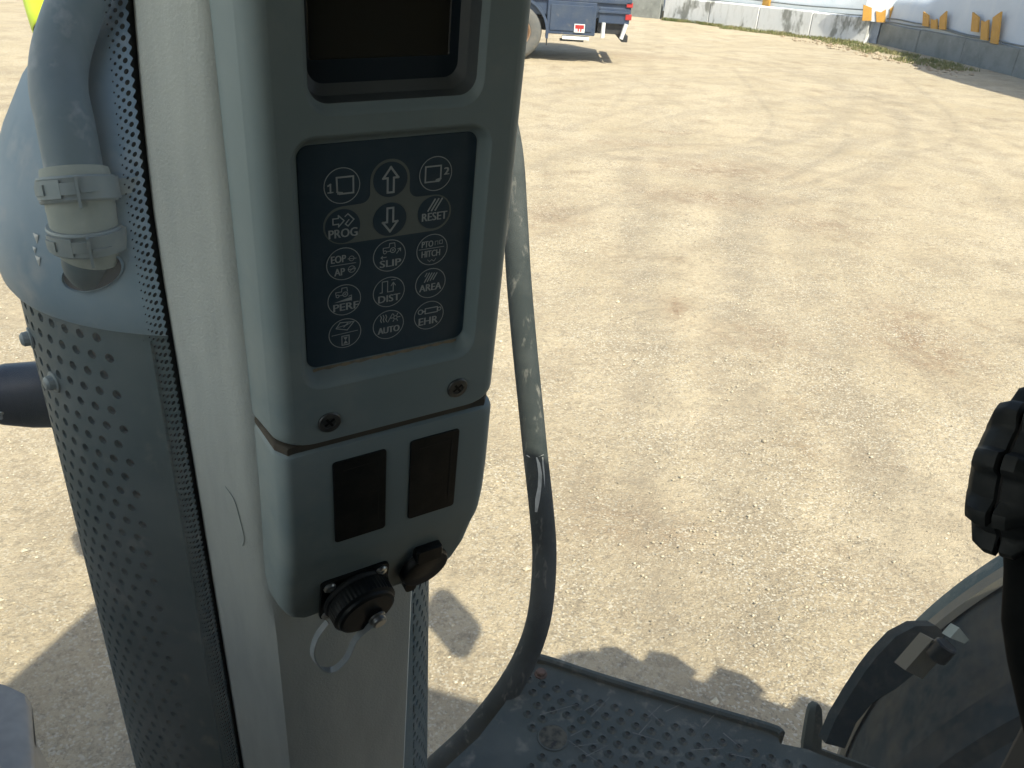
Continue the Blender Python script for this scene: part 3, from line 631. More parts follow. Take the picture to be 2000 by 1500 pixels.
# bumps with punched holes
bm_ = MB(); bm_.revolve([(.0088, .0), (.0072, .0018), (.0056, .0034), (.0046, .0036), (.0040, .0028), (.0038, .0004)], (0, 0, 0), (0, 0, 1), 16)
bump0 = None; hole0 = None
ip = pf.matrix_basis.inverted()
pe = (lipP[-1]-lipP[8]).normalized(); pn = Vector((pe.y, -pe.x, 0)); pn = pn if pn.dot(RT) < 0 else -pn
org = at_z(1088, 1345, ZP)
def inside(p):
    q = 0
    for i in range(len(poly)):
        a, c_ = poly[i], poly[(i+1) % len(poly)]
        if (a.y > p.y) != (c_.y > p.y) and p.x < (c_.x-a.x)*(p.y-a.y)/(c_.y-a.y)+a.x: q ^= 1
    return q
hc = at_z(1080, 1441, ZP)
cnt = 0
for r_ in range(11):
    for c_ in range(-6, 26):
        p = org + pe*(.0262*c_+(.0131 if r_ % 2 else 0) + .003*r_) + pn*(.0235*r_)
        if not inside(p) or not inside(p+pe*.02) or (p-hc).length < .038: continue
        d = p-C0; px = 1000+FPX*d.dot(cr)/d.dot(cf); py = 750-FPX*d.dot(cu)/d.dot(cf)
        if px < 1030 or px > 1660 or py > 1540 or (px > 1530 and py < 1475): continue
        if bump0 is None:
            bump0 = bm_.build('tread_bump', MT['deck'], pf, 60); hb = MB(); hb.revolve([(.0041, .0006), (.001, .0006)], (0, 0, 0), (0, 0, 1), 16, False, True); hole0 = hb.build('punched_hole', MT['inner'], bump0, 0); o = bump0
        else:
            o = bump0.copy(); sc.collection.objects.link(o); h = hole0.copy(); sc.collection.objects.link(h); h.parent = o
        o.location = ip @ p; cnt += 1
b = MB(); b.revolve([(.0235, .0016), (.001, .0016)], hc, (0, 0, 1), 32, False, True); wchild(b, 'drain_hole', mat('dirt_below', (.11, .10, .07), .95, 0, (60, (.03, .03, .025), .45, .6)), pf, 0)
b = MB(); b.revolve([(.027, .0), (.0255, .0022), (.0235, .0018)], hc, (0, 0, 1), 32); wchild(b, 'drain_rim', MT['deck'], pf, 60)
for x, y in ((1056, 1317),):
    p = at_z(x, y, ZP); b = MB(); b.revolve([(.012, 0), (.012, .002), (.009, .0025), (.0085, .008), (.006, .0095), (.001, .010)], p, (0, 0, 1), 8, False, True); wchild(b, 'rusty_bolt', MT['rust'], pf, 25)
rs = random.Random(21)
for i in range(16):
    p = at_z(rs.uniform(1080, 1480), rs.uniform(1375, 1490), ZP+.0042); a = rs.uniform(-.9, .9); l_ = rs.uniform(.01, .035); d = Vector((math.cos(a), math.sin(a), 0))*l_; n_ = Vector((-d.y, d.x, 0)).normalized()*.0009
    if not inside(p): continue
    b = MB(); b.add([p-d-n_, p+d-n_*.4, p+d+n_*.4, p-d+n_], [(0,1,2,3)]); wchild(b, 'scuff_mark', MT['scuff'], pf, 0)
# support legs down to the tractor frame
b = MB(); 
for x, y in ((1000, 1600), (1500, 1600)):
    p = at_z(x, y, ZP-.004); b.box((p.x-.03, p.y-.05, .62), (p.x+.03, p.y+.0, ZP-.004))
wchild(b, 'support_leg', MT['deck'], pf, 0)
# upright bracket
bk = thing('upright_bracket', 'narrow blue-grey upright bracket with rusty bolt at the platform end', 'bracket', at_z(1580, 1480, ZP))
def fr(x, y, t): return at_d(x, y, t)
dB = 1.42
lf = [(1567, 1500), (1569, 1452), (1574, 1420), (1579, 1392), (1583, 1380), (1591, 1374)]; rg_ = [(1604, 1500), (1605, 1452), (1607, 1420), (1606, 1395), (1605, 1385), (1601, 1377)]
lf = [(1556, 1580)]+lf; rg_ = [(1603, 1580)]+rg_
b = MB(); th_ = Vector(cf)*.012
loops = [[at_d(*l_, dB), at_d((l_[0]+q[0])/2, (l_[1]+q[1])/2, dB-.006), at_d(*q, dB), at_d(*q, dB)+th_, at_d(*l_, dB)+th_] for l_, q in zip(lf, rg_)]
b.loft(loops, True, True, True); wchild(b, 'blade', MT['deck'], bk, 40)
p = at_d(1577, 1478, dB-.006); b = MB(); b.revolve([(.013, 0), (.013, .002), (.0085, .003), (.008, .009), (.001, .010)], p, -cf, 10, False, True); wchild(b, 'rusty_bolt', MT['rust'], bk, 25)
b = MB(); q0, q1 = at_d(1604, 1478, dB+.01), at_d(1720, 1520, dB+.03)
b.loft([[q0+cu*.012, q0-cu*.02, q0-cu*.02+cf*.01, q0+cu*.012+cf*.01], [q1+cu*.012, q1-cu*.02, q1-cu*.02+cf*.01, q1+cu*.012+cf*.01]], True, True, True); wchild(b, 'bracket_arm', MT['deck'], bk, 0)
# hand rail
hr = thing('hand_rail', 'scuffed curved grey hand rail with white drips rising from the platform', 'rail', at_z(930, 1470, ZP))
hp_ = [(930, 60, 1.33), (968, 170, 1.34), (996, 290, 1.35), (1006, 420, 1.36), (1013, 540, 1.365), (1024, 670, 1.37), (1036, 790, 1.38), (1046, 890, 1.385), (1057, 990, 1.39), (1063, 1070, 1.40), (1061, 1140, 1.405), (1053, 1205, 1.41), (1036, 1262, 1.42), (1008, 1320, 1.43), (968, 1380, 1.44), (918, 1440, 1.45), (860, 1495, 1.455), (790, 1560, 1.46)]
path = spline([at_d(*q) for q in hp_], 6)
b = MB(); nP = len(path); b.tube(path, [.0210 + .004*max(0, (i/nP-.68)/.32) for i in range(nP)], 24); wchild(b, 'rail_tube', MT['rail'], hr, 60)
q = path[0]; b = MB(); b.tube([q, q+Vector((-.1, -.1, .05)), T(.35, .62, 2.5), T(.3, .4, 2.6)], .018, 16); wchild(b, 'rail_top', MT['rail'], hr, 60)
# dried white runs on the rail
def runline(name, pts, wd):
    b = MB(); L = []
    for x, y, t, w_ in pts:
        p = at_d(x, y, t); L.append([p-cr*w_*.5, p+cr*w_*.5])
    b.loft(L, False); return wchild(b, name, MT['paint_chip'], hr, 60)
runline('dried_drip', [(1048, 893, 1.3642, .002), (1052, 905, 1.3645, .005), (1055, 925, 1.365, .006), (1054, 950, 1.366, .006), (1050, 975, 1.367, .008), (1047, 1000, 1.3685, .004)], 0)
runline('dried_drip', [(1060, 893, 1.3665, .002), (1062, 930, 1.368, .004), (1062, 985, 1.37, .0035), (1066, 1040, 1.376, .004)], 0)
runline('dried_drip', [(1029, 889, 1.3685, .003), (1036, 893, 1.3665, .005), (1050, 892, 1.3645, .004), (1062, 888, 1.3672, .002)], 0)
runline('dried_drip', [(1063, 1060, 1.378, .003), (1060, 1100, 1.3835, .004), (1058, 1150, 1.386, .003), (1056, 1200, 1.392, .003)], 0)
# ------------------------------------------------------------------ rear mudguard and wheel (right)
rm_ = thing('rear_mudguard', 'dark dusty rear wheel mudguard with pale lip beside the step platform', 'mudguard', T(-1.0, .8, .9))
FC = (-1.40, .93)          # centre (l, z)
def fp(a, L, r): return T(FC[0]+r*math.cos(a), L, FC[1]+r*math.sin(a))
A0, A1 = R(-4), R(62)
b = MB(); Ls = [(.66, .975), (.74, 1.002), (1.04, 1.012), (1.30, 1.008), (1.36, .998), (1.38, .98)]
b.loft([[fp(a, L, r) for L, r in Ls] for a in np.linspace(A0, A1, 44)], False)
wchild(b, 'mudguard_shell', MT['fender'], rm_, 50)
b = MB(); lp = [(1.36, 1.000), (1.38, 1.008), (1.42, 1.004), (1.425, .965), (1.415, .965), (1.38, .986)]
b.loft([[fp(a, L, r) for L, r in lp] for a in np.linspace(A0, A1, 44)], True, True, True); wchild(b, 'outer_lip', MT['guard'], rm_, 40)
b = MB(); lp = [(1.335, 1.008), (1.345, 1.016), (1.372, 1.014), (1.376, 1.006)]
b.loft([[fp(a, L, r) for L, r in lp] for a in np.linspace(A0, A1, 44)], True, True, True); wchild(b, 'tan_bead', MT['lip'], rm_, 40)  # narrow tan strip beside the outer lip
pl_ = [at_d(x, y, 1.34) for x, y in ((1612, 1452), (1632, 1405), (1660, 1358), (1690, 1312), (1712, 1283), (1750, 1243), (1788, 1223), (1828, 1222), (1848, 1238), (1806, 1300), (1750, 1345), (1705, 1372), (1672, 1412), (1650, 1462))]
b = MB(); b.loft([pl_, [p+cf*.03 for p in pl_]], True, True, True); wchild(b, 'shoulder_plate', MT['fender'], rm_, 30)
b = MB(); lp = [(1.02, 1.010), (1.03, 1.035), (1.09, 1.04), (1.10, 1.01)]
b.loft([[fp(a, L, r) for L, r in lp] for a in np.linspace(R(5), R(58), 24)], True, True, True); wchild(b, 'moulded_rib', MT['fender'], rm_, 40)
# lamp bracket on the mudguard
lb = thing('lamp_bracket', 'pale dusty bar and triangular plate fixed on the rear mudguard', 'bracket', at_d(1840, 1260, 1.05))
b = MB(); p0, p1 = at_d(1785, 1318, 1.02), at_d(1838, 1258, 1.0); dd = (p1-p0).normalized(); sd = dd.cross(cf).normalized()
b.loft([[p+sd*.012, p-sd*.012, p-sd*.012+cf*.03, p+sd*.012+cf*.03] for p in (p0, p0+(p1-p0)*.5, p1)], True, True, True); wchild(b, 'bar', MT['lip'], lb, 0)
b = MB(); tri = [at_d(1856, 1246, 1.0), at_d(1874, 1226, 1.0), at_d(1893, 1250, 1.01), at_d(1884, 1257, 1.01)]
b.loft([tri, [p+cf*.02 for p in tri]], True, True, True); wchild(b, 'triangular_plate', MT['sleeve'], lb, 0)
b = MB(); p0 = at_d(1838, 1272, .998); b.revolve([(.011, -.012), (.013, -.010), (.013, .010), (.011, .012)], p0, dd, 20, True, True); wchild(b, 'clip', MT['black'], lb, 30)
# ------------------------------------------------------------------ tractor cab: pillar, glass, roof, floor
cab = thing('tractor_cab', 'tractor cab with pale textured corner pillar and dotted windscreen edge', 'tractor cab', mat=CMAT)
# pillar cross-section (mm): left edge deep, textured face angled to the windscreen
sec = [(-96.5, -92), (-98.5, -86), (-98, -80), (-95.5, -73), (-86, -54), (-78, -39), (-74.5, -33.5), (-70, -30.2), (-64, -29), (-30, -29), (20, -29), (34, -31), (40, -38), (42, -52), (40, -80), (-60, -110), (-98, -90)]
b = MB(); loops = []
for bb in (230, 180, 150, 120, 90, 60, 30, 0, -40, -140, -220, -270, -300, -340, -420, -560, -800, -1040):
    bulge = max(0, min(1, (-230-bb)/70))
    L = []
    for a, c_ in sec:
        if -72 <= a <= 36 and c_ > -40: c_ = c_ + 4*bulge
        L.append(K(a + (bow(bb)*min(1, max(0, (-70-a)/25))), bb, c_))
    loops.append(L)
b.loft(loops, True, True, True); b.build('corner_pillar', MT['pillar'], cab, 40)
def pill(x, y):
    c_ = -42
    for _ in range(12):
        d = ray(x, y); t = ((CO-C0).dot(CN)+c_*.001)/d.dot(CN); q = CMAT.inverted() @ (C0+d*t); a = q.x*1000; c_ = -73+(a+95.5)*2.0 + .25
    return q
b = MB(); b.tube(spline([pill(440, 950), pill(458, 978), pill(470, 1020), pill(477, 1050), pill(474, 1066)], 6), .00022, 6); b.build('trim_scratch', MT['plastic'], cab)
hl = CMAT.inverted().to_3x3() @ (-RT); hl.z = 0; hl.normalize()
G0_ = K(-97.5, 0, -88)
def GP(s, bb): return G0_ + hl*(s*.001) + Vector((bow(bb)*.001, 0, bb*.001))
b = MB(); b.loft([[GP(s, bb) for s in (-6, 300, 700, 1100)] for bb in (200, 150, 110, 70, 40, 0, -30, -1040)], False); ws = b.build('windscreen', MT['glass'], cab, 0)
nG = hl.cross(Vector((0, 0, 1))).normalized()
if nG.dot(CMAT.inverted() @ C0 - G0_) < 0: nG = -nG
b = MB(); E_ = nG*.0008
top, bot, pt = 170, -560, 5.0
n = int((top-bot)/pt)
edge = []
for i in range(n*6+1):
    bb = top-(top-bot)*i/(n*6); edge.append(6.4 + 1.1*math.cos(2*math.pi*(top-bb)/pt))
b.loft([[GP(-7, top-(top-bot)*i/(n*6))+E_ for i in range(n*6+1)], [GP(edge[i], top-(top-bot)*i/(n*6))+E_ for i in range(n*6+1)]], False)
for row, (s, rad, ph_) in enumerate(((10.4, 1.25, .5), (14.0, 1.0, 0), (17.2, .72, .5), (19.8, .45, 0))):
    for i in range(n):
        bb = top-(i+ph_)*pt; o = len(b.v)
        for k in range(10): t = 2*math.pi*k/10; b.v.append(tuple(GP(s+rad*1.32*math.cos(t), bb+rad*math.sin(t))+E_))
        b.f.append(tuple(range(o, o+10)))
fo = b.build('frit_dots', MT['frit'], ws, 0); fo['kind'] = 'stuff'
# side window
hs_ = CMAT.inverted().to_3x3() @ (-FW); hs_.z = 0; hs_.normalize()
S0 = K(38, 0, -60)
b = MB(); b.loft([[S0+hs_*s+Vector((0, 0, z)) for s in (-.01, .4, .8, 1.3)] for z in (.25, -1.0)], False); b.build('side_window', MT['glass'], cab, 0)
def wsub(b, name, m, par, sm):
    inv = CMAT.inverted(); b.v = [tuple(inv @ Vector(v)) for v in b.v]; return b.build(name, m, par, sm)
# rear wheel
WC = (-1.40, .93)
def wp(a, L, r): return T(WC[0]+r*math.cos(a), L+.48, WC[1]+r*math.sin(a))
b = MB(); b.loft([[wp(2*math.pi*k/64, L, r) for k in range(64)] for L, r in ((.55, .45), (.52, .62), (.52, .80), (.56, .88), (.75, .90), (.94, .88), (.98, .80), (.98, .62), (.95, .45))], True); rwh = wchild(b, 'rear_wheel', MT['tyre'], cab, 40)
b = MB(); b.loft([[wp(2*math.pi*k/40, L, r) for k in range(40)] for L, r in ((.95, .46), (.93, .44), (.88, .40), (.86, .2), (.90, .15))], True, False, True); wsub(b, 'rim', MT['lip'], rwh, 40)
for k in range(22):
    for side, ph_ in ((0, 0), (1, .5)):
        a = 2*math.pi*(k+ph_)/22; b = MB()
        L0, L1 = ((.75, .995) if side else (.75, .505)); loops = []
        for s in (0, .5, 1):
            L = L0+(L1-L0)*s; aa = a+.10*s; r1 = .965 - (.0 if s == 1 else 0)
            loops.append([wp(aa-.075, L, .86), wp(aa-.05, L, r1), wp(aa+.05, L, r1), wp(aa+.075, L, .86)])
        b.loft(loops, True, True, True); wsub(b, 'lug', MT['tyre'], rwh, 0)
# roof, floor, unseen light blocks, far pillars in world coordinates
def cabbox(name, l0, l1, L0, L1, z0_, z1_, m, bev=.02):
    b = MB(); vs = [T(l, L, z) for z in (z0_, z1_) for l, L in ((l0, L0), (l1, L0), (l1, L1), (l0, L1))]
    b.add(vs, [(0,3,2,1),(4,5,6,7),(0,1,5,4),(1,2,6,5),(2,3,7,6),(3,0,4,7)]); inv = CMAT.inverted(); b.v = [tuple(inv @ Vector(v)) for v in b.v]
    o = b.build(name, m, cab, 0)
    if bev:
        md = o.modifiers.new('bevel', 'BEVEL'); md.width = bev; md.segments = 3
    return o
cabbox('roof', -1.55, .40, -1.22, .60, 2.60, 2.72, MT['roof'], .05)
cabbox('floor', -1.2, .32, -1.2, .40, 1.15, 1.22, MT['cabtrim'], 0)
cabbox('rear_light_block', -1.30, -1.24, -1.2, .40, 1.22, 2.59, MT['cabtrim'], 0)  # unseen opaque rear added to keep light off the console face
cabbox('rear_pillar', -1.30, -1.20, .30, .42, 1.2, 2.6, MT['cabtrim'], .02)
cabbox('rear_pillar', -1.30, -1.20, -1.22, -1.10, 1.2, 2.6, MT['cabtrim'], .02)
cabbox('front_pillar', .22, .32, -1.22, -1.12, 1.2, 2.6, MT['pillar'], .02)
cabbox('dashboard', .0, .28, -1.1, -.03, 1.2, 2.2, MT['cabtrim'], .03)  # unseen dash, made tall to darken the lower pillar
cabbox('left_light_block', -1.24, -.42, -1.22, -1.18, 1.2, 2.59, MT['cabtrim'], .01)  # unseen opaque panel added to shut out light from the left rear
cabbox('door_panel', -.42, .22, -1.22, -1.18, 1.2, 2.18, MT['cabtrim'], .01)  # unseen door bottom, raised to shut out low light
cabbox('right_light_block', -1.25, -.20, .37, .41, 1.2, 2.56, MT['cabtrim'], .01)  # unseen opaque panel added to stop light from the right rear
cabbox('side_console', -1.2, -.2, .02, .33, 1.2, 2.22, MT['cabtrim'], .03)  # unseen block, enlarged to keep side light off the pillar
cabbox('bonnet', .42, 2.6, -.95, .12, .85, 2.14, MT['bonnet'], .08)  # unseen bonnet, raised and widened to hide bright ground from the pillar
cabbox('left_mudguard', -1.9, -.3, -1.9, -1.3, 1.2, 1.95, MT['fender'], .08)  # unseen mudguard added to cut ground bounce into the cab
b = MB(); b.tube([T(-.6, .45, 2.62), T(-.62, .75, 2.60), T(-.74, 1.0, 2.5), T(-.78, 1.04, 2.36)], .022, 10); mr_ = wsub(b, 'mirror_arm', MT['black'], cab, 40)  # unseen arm and mirror added to cast the shadow left of the rail
b = MB(); mo = T(-.78, 1.06, 2.42); b.loft([[mo + RT*(x*k_) + Vector((0, 0, z*k_)) + FW*y_ for x, z in rrect(-.1, .1, -.17, .17, .05, 5)] for y_, k_ in ((-.02, .9), (0, 1), (.03, .95), (.05, .6))], True, True, True); wsub(b, 'mirror_head', MT['black'], mr_, 40)
cabbox('seat_back', -.95, -.70, -.75, -.25, 1.6, 2.35, MT['cabtrim'], .05)
cabbox('seat_cushion', -.80, -.25, -.75, -.25, 1.45, 1.62, MT['cabtrim'], .05)
cabbox('seat_base', -.70, -.35, -.65, -.35, 1.2, 1.47, MT['cabtrim'], .02)
cabbox('side_sill', -1.2, .05, .37, .41, 1.15, 1.80, MT['cabtrim'], .01)  # sill raised out of view to block ground light on the lower pillar
# ------------------------------------------------------------------ console on the pillar
con = thing('monitor_console', 'grey pillar console with dark screen and keypad above two blank switches', 'console', mat=CMAT)
def kl(pts, c): return [K(a, b_, c) for a, b_ in pts]
def face_with_holes(b, outer, holes, c):
    bm = bmesh.new(); edges = []
    for L in [outer]+holes:
        vs = [bm.verts.new(K(a, bb, c)) for a, bb in L]
        for i in range(len(vs)): edges.append(bm.edges.new((vs[i], vs[(i+1) % len(vs)])))
    bmesh.ops.triangle_fill(bm, use_beauty=True, use_dissolve=False, edges=edges)
    bm.verts.index_update(); o = len(b.v); b.v += [tuple(v.co) for v in bm.verts]; b.f += [tuple(o+v.index for v in f.verts) for f in bm.faces]; bm.free()
FCE = 8.0
b = MB(); NR = 8
def oloop(ins, r): return rrect(-70+ins, 73.5-ins, -109+min(ins, 3.2), 178-ins, r, NR)
rows = [(oloop(0, 6), -32), (oloop(3.2, 6), -3), (oloop(3.4, 6), -2.6)]
c0_, s0_ = math.cos(R(32)), math.sin(R(32))
for k in range(1, 8):
    t = R(32+58*k/7); q = (c0_-math.cos(t))/c0_; rows.append((oloop(3.4+10*q, 6+6*q), -2.6+10.6*(math.sin(t)-s0_)/(1-s0_)))
b.loft([kl(p, c_) for p, c_ in rows], True, True, False)
fo_ = rows[-1][0]
rec = rrect(-51, 50.5, -70, 67, 12, NR); scr = rrect(-43, 43.5, 75, 152, 12, NR)
face_with_holes(b, fo_, [rec, scr], FCE)
# soft recess round the keypad
def soft(outer_p, inner_p, c0_, c1_, n=6):
    L = []
    for k in range(n+1):
        t = k/n; s = t*t*(3-2*t)
        L.append([K(o_[0]+(i_[0]-o_[0])*t, o_[1]+(i_[1]-o_[1])*t, c0_+(c1_-c0_)*s) for o_, i_ in zip(outer_p, inner_p)])
    return L
b.loft(soft(rec, rrect(-45.6, 46.6, -61, 60, 6, NR), FCE, -.4), True)
b.loft(soft(scr, rrect(-40.5, 41, 79.5, 148, 9, NR), FCE, 4.5, 4), True)
hous = b.build('upper_housing', MT['plastic'], con, 40)
b = MB(); b.loft([kl(rrect(-40.5, 41, 79.5, 148, 9, NR), 4.5), kl(rrect(-39.5, 39.5, 80.5, 147, 8.5, NR), -3), kl(rrect(-37, 36, 85, 146, 7, NR), -6)], True); b.build('screen_surround', MT['bezel2'], con, 30)
b = MB(); b.loft([kl(rrect(-37.2, 36.2, 84.8, 146.2, 7, NR), -6.1), kl(rrect(-36, 31.5, 95, 143, 1.0, NR), -6.3)], True); b.build('screen_bezel', MT['bezel'], con, 30)
b = MB(); b.loft([kl(rrect(-36, 31.5, 95, 143, 1.0, NR), -6.3), kl(rrect(-35.5, 31, 95.5, 142.5, .6, NR), -6.9)], True, False, True); b.build('display', MT['screen'], con, 0)
b = MB(); b.loft([kl(rrect(-45.6, 46.6, -61, 60, 6, NR), -.4), kl(rrect(-45.2, 46.2, -60.6, 59.6, 5.8, NR), 0)], True, False, True); b.build('keypad_panel', MT['navy'], con, 30)
# grey T-shaped field
def arc(cx, cy, r, a0, a1, n=12): return [(cx+r*math.cos(R(a0+(a1-a0)*k/n)), cy+r*math.sin(R(a0+(a1-a0)*k/n))) for k in range(n+1)]
rr_ = 9.9
out = arc(24.2, 19.2, rr_, -90, 90) + arc(15.2, 34.0, 4.9, 270, 180, 6) + arc(0, 39.8, 10.3, 0, 180, 16) + arc(-15.2, 34.0, 4.9, 0, -90, 6) + arc(-24.5, 19.0, rr_, 90, 270)
b = MB(); b.loft([kl(out, 0), kl(out, .18)], True, False, True); b.build('grey_field', MT['key_grey'], con, 0)
# legends
_tc = {}
def textverts(s, wd, h, cx, cy):
    if s not in _tc:
        cu_ = bpy.data.curves.new('t', 'FONT'); cu_.body = s; cu_.resolution_u = 3; ob = bpy.data.objects.new('t', cu_); sc.collection.objects.link(ob)
        bpy.context.view_layer.update(); me = bpy.data.meshes.new_from_object(ob.evaluated_get(bpy.context.evaluated_depsgraph_get()))
        _tc[s] = ([v.co.copy() for v in me.vertices], [tuple(p.vertices) for p in me.polygons]); bpy.data.objects.remove(ob); bpy.data.curves.remove(cu_); bpy.data.meshes.remove(me)
    vs, fs = _tc[s]; x0 = min(v.x for v in vs); x1 = max(v.x for v in vs); y0 = min(v.y for v in vs); y1 = max(v.y for v in vs)
    return [((v.x-x0)/(x1-x0)*wd-wd/2+cx, (v.y-y0)/(y1-y0)*h-h/2+cy) for v in vs], fs
class Leg:
    def __init__(s): s.b = MB()
    def stroke(s, pts, w=.55, closed=False):
        n = len(pts)
        for i in range(n if closed else n-1):
            p = Vector(pts[i]); q = Vector(pts[(i+1) % n]); d = (q-p)
            if d.length < 1e-6: continue
            d.normalize(); nn = Vector((-d.y, d.x))*w/2; e = d*w*.5
            s.b.add([K(v.x, v.y, 0) for v in (p-e-nn, q+e-nn, q+e+nn, p-e+nn)], [(0,1,2,3)])
    def ring(s, r, w, cx=0, cy=0, n=40):
        s.b.loft([kl(arc(cx, cy, r, 0, 360*(n-1)/n, n-1), 0), kl(arc(cx, cy, r-w, 0, 360*(n-1)/n, n-1), 0)], True)
    def text(s, t, wd, h, cx, cy, bold=.3):
        for dx, dc in (((-bold/2, 0), (bold/2, .02)) if bold else ((0, 0),)):
            vs, fs = textverts(t, wd, h, cx+dx, cy); s.b.add([K(x, y, dc) for x, y in vs], fs)
    def fill(s, pts): s.b.add([K(x, y, 0) for x, y in pts], [tuple(range(len(pts)))])
    def tractor(s, cx, cy, k=1):
        P = lambda x, y: (cx+x*k, cy+y*k)
        s.ring(1.7*k, .45, cx+1.6*k, cy-1.0*k, 16); s.ring(.6*k, .3, cx+1.6*k, cy-1.0*k, 10); s.ring(1.1*k, .4, cx-3.0*k, cy-1.6*k, 14)
        s.stroke([P(-4, -.6), P(-4, .9), P(-.6, .9), P(-.3, 3.2), P(2.6, 3.2), P(2.9, .8)], .4); s.stroke([P(-1.8, -1.4), P(-.2, -1.4)], .4)
def L1(g): g.stroke([(-6.8, .6), (-5.7, 1.2), (-5.7, -2.8)], .8); g.stroke([(-6.9, -2.8), (-4.6, -2.8)], .6); g.stroke([(-1.2, -4.0), (-2.4, -2.8), (-2.6, 4.2), (5.6, 4.2), (5.6, -4.0)], .85, True); g.fill([(-2.6, -2.6), (-2.4, -4.2), (.6, -4.2), (.3, -3.2)])
def L2(g): g.text('2', 2.5, 3.8, 6.0, .9, .6); g.stroke([(1.6, -4.0), (-5.6, -4.0), (-5.6, 4.0), (2.8, 4.0), (2.8, -2.8)], .8, True); g.fill([(2.8, -2.2), (2.6, -4.2), (-.2, -4.2), (.2, -2.9)])
def LU(g): g.stroke([(-1.6, -6.4), (1.6, -6.4), (1.6, 1.0), (3.9, 1.0), (0, 6.4), (-3.9, 1.0), (-1.6, 1.0)], 1.05, True)
def LD(g): g.stroke([(-1.6, 6.2), (1.6, 6.2), (1.6, -1.2), (3.9, -1.2), (0, -6.4), (-3.9, -1.2), (-1.6, -1.2)], 1.05, True)
def LP(g): g.stroke([(-5.0, 1.6), (-2.2, 1.6), (-2.2, .2), (.6, 3.1), (-2.2, 6.0), (-2.2, 4.6), (-5.0, 4.6)], .6, True); g.stroke([(1.2, 5.2), (2.6, 6.4), (5.6, 3.2), (2.6, 0), (1.2, 1.2), (3.0, 3.2)], .6, False); g.text('PROG', 14.5, 4.6, 0, -3.4, .35)
def LR(g):
    for k in range(3): g.stroke([(-3.4+2.0*k, 1.4), (.2+2.0*k, 7.2)], .85)
    g.text('RESET', 14.0, 4.4, .4, -2.0, .35)
def LE(g):
    g.text('EOP', 7.6, 4.0, -2.6, 3.0, .3); g.stroke([(-6.8, -.3), (6.4, -.3)], .35); g.text('AP', 5.4, 4.0, -2.2, -4.2, .3)
    g.ring(1.5, .3, 4.2, 2.4, 12); g.stroke([(2.2, 2.4), (6.6, 2.2)], .3); g.ring(2.0, .35, 4.2, -3.6, 14); g.stroke([(2.2, -3.6), (6.2, -3.6)], .35); g.stroke([(3.2, -4.6), (5.4, -2.6)], .3)
def LS(g): g.tractor(.3, 3.8, .95); g.stroke([(4.0, .8), (6.0, 3.4), (4.6, 3.2)], .45); g.stroke([(6.0, 3.4), (6.1, 1.8)], .45); g.stroke([(-4.6, -.6), (-1.8, -.6)], .45); g.stroke([(-4.6, -.6), (-3.8, .2)], .4); g.stroke([(-4.6, -.6), (-3.8, -1.4)], .4); g.text('SLIP', 11.6, 4.0, .6, -4.3, .35)
def LH(g): g.text('PTO', 6.4, 3.6, -2.8, 3.6, .25); g.stroke([(1.6, 2.4), (1.6, 4.6), (3.2, 4.6), (3.2, 2.6)], .3); g.stroke([(4.2, 4.8), (4.2, 2.8), (5.8, 2.8), (5.8, 4.8), (4.2, 4.8)], .3); g.stroke([(-7.6, .9), (6.8, .9)], .35); g.text('HITCH', 10.6, 3.8, -.6, -2.1, .25); g.stroke([(-2.4, -5.6), (-1.2, -6.8), (0, -5.8), (1.4, -6.9), (2.4, -5.4)], .3)
def LF(g): g.tractor(-.9, 4.2, .9); g.fill([(-5.6, -.8), (3.8, -.8), (3.8, 1.2)]); g.stroke([(3.9, -.8), (3.9, 2.2), (2.4, 1.8)], .35); g.text('PERF', 13.4, 4.2, .8, -4.0, .35)
def LI(g): g.stroke([(-5.0, .2), (-3.8, .2), (-3.8, 6.6), (-.8, 6.6), (-.8, .2), (2.4, .2), (2.4, 5.0)], .5); g.stroke([(1.2, 3.6), (2.4, 5.4), (3.6, 3.6)], .45); g.stroke([(1.4, 7.0), (3.6, 7.0)], .4); g.text('DIST', 12.2, 4.2, .2, -3.8, .35)
def LA(g):
    for k in range(4): g.stroke([(-3.6+1.7*k, 1.2+.3*k), (-1.0+1.5*k, 6.2-.2*k)], .65)
    g.stroke([(-3.4, 4.6), (-2.4, 6.4)], .5); g.text('AREA', 13.0, 4.2, 0, -2.4, .35)
def LG(g): g.stroke([(-4.8, 3.8), (-2.6, 7.0), (5.0, 6.2), (1.2, 1.8)], .5, True); g.stroke([(-3.6, 4.4), (1.0, 5.0), (3.2, 5.8)], .4); g.stroke([(-.6, 4.0), (1.6, 6.0)], .5); g.stroke([(-7.2, -.2), (7.0, .4)], .35); g.stroke([(-1.8, -7.2), (-1.8, -1.6), (2.2, -1.6), (2.2, -7.2)], .55, True); g.fill([(-1.0, -2.4), (1.4, -2.4), (.2, -4.4)]); g.fill([(.2, -4.4), (1.4, -6.4), (-1.0, -6.4)])
def LT(g):
    for k in range(3): g.stroke([(-4.6+1.5*k, 6.4), (-4.1+1.5*k, 5.0), (-4.6+1.5*k, 3.6), (-4.1+1.5*k, 2.2)], .5)
    g.stroke([(-.4, 1.6), (2.2, 6.4)], .4); g.ring(1.3, .45, 4.0, 3.8, 12)
    for k in range(6): a = k*math.pi/3; g.stroke([(4.0+1.8*math.cos(a), 3.8+1.8*math.sin(a)), (4.0+2.6*math.cos(a), 3.8+2.6*math.sin(a))], .5)
    g.text('AUTO', 12.4, 4.0, .2, -3.2, .5)
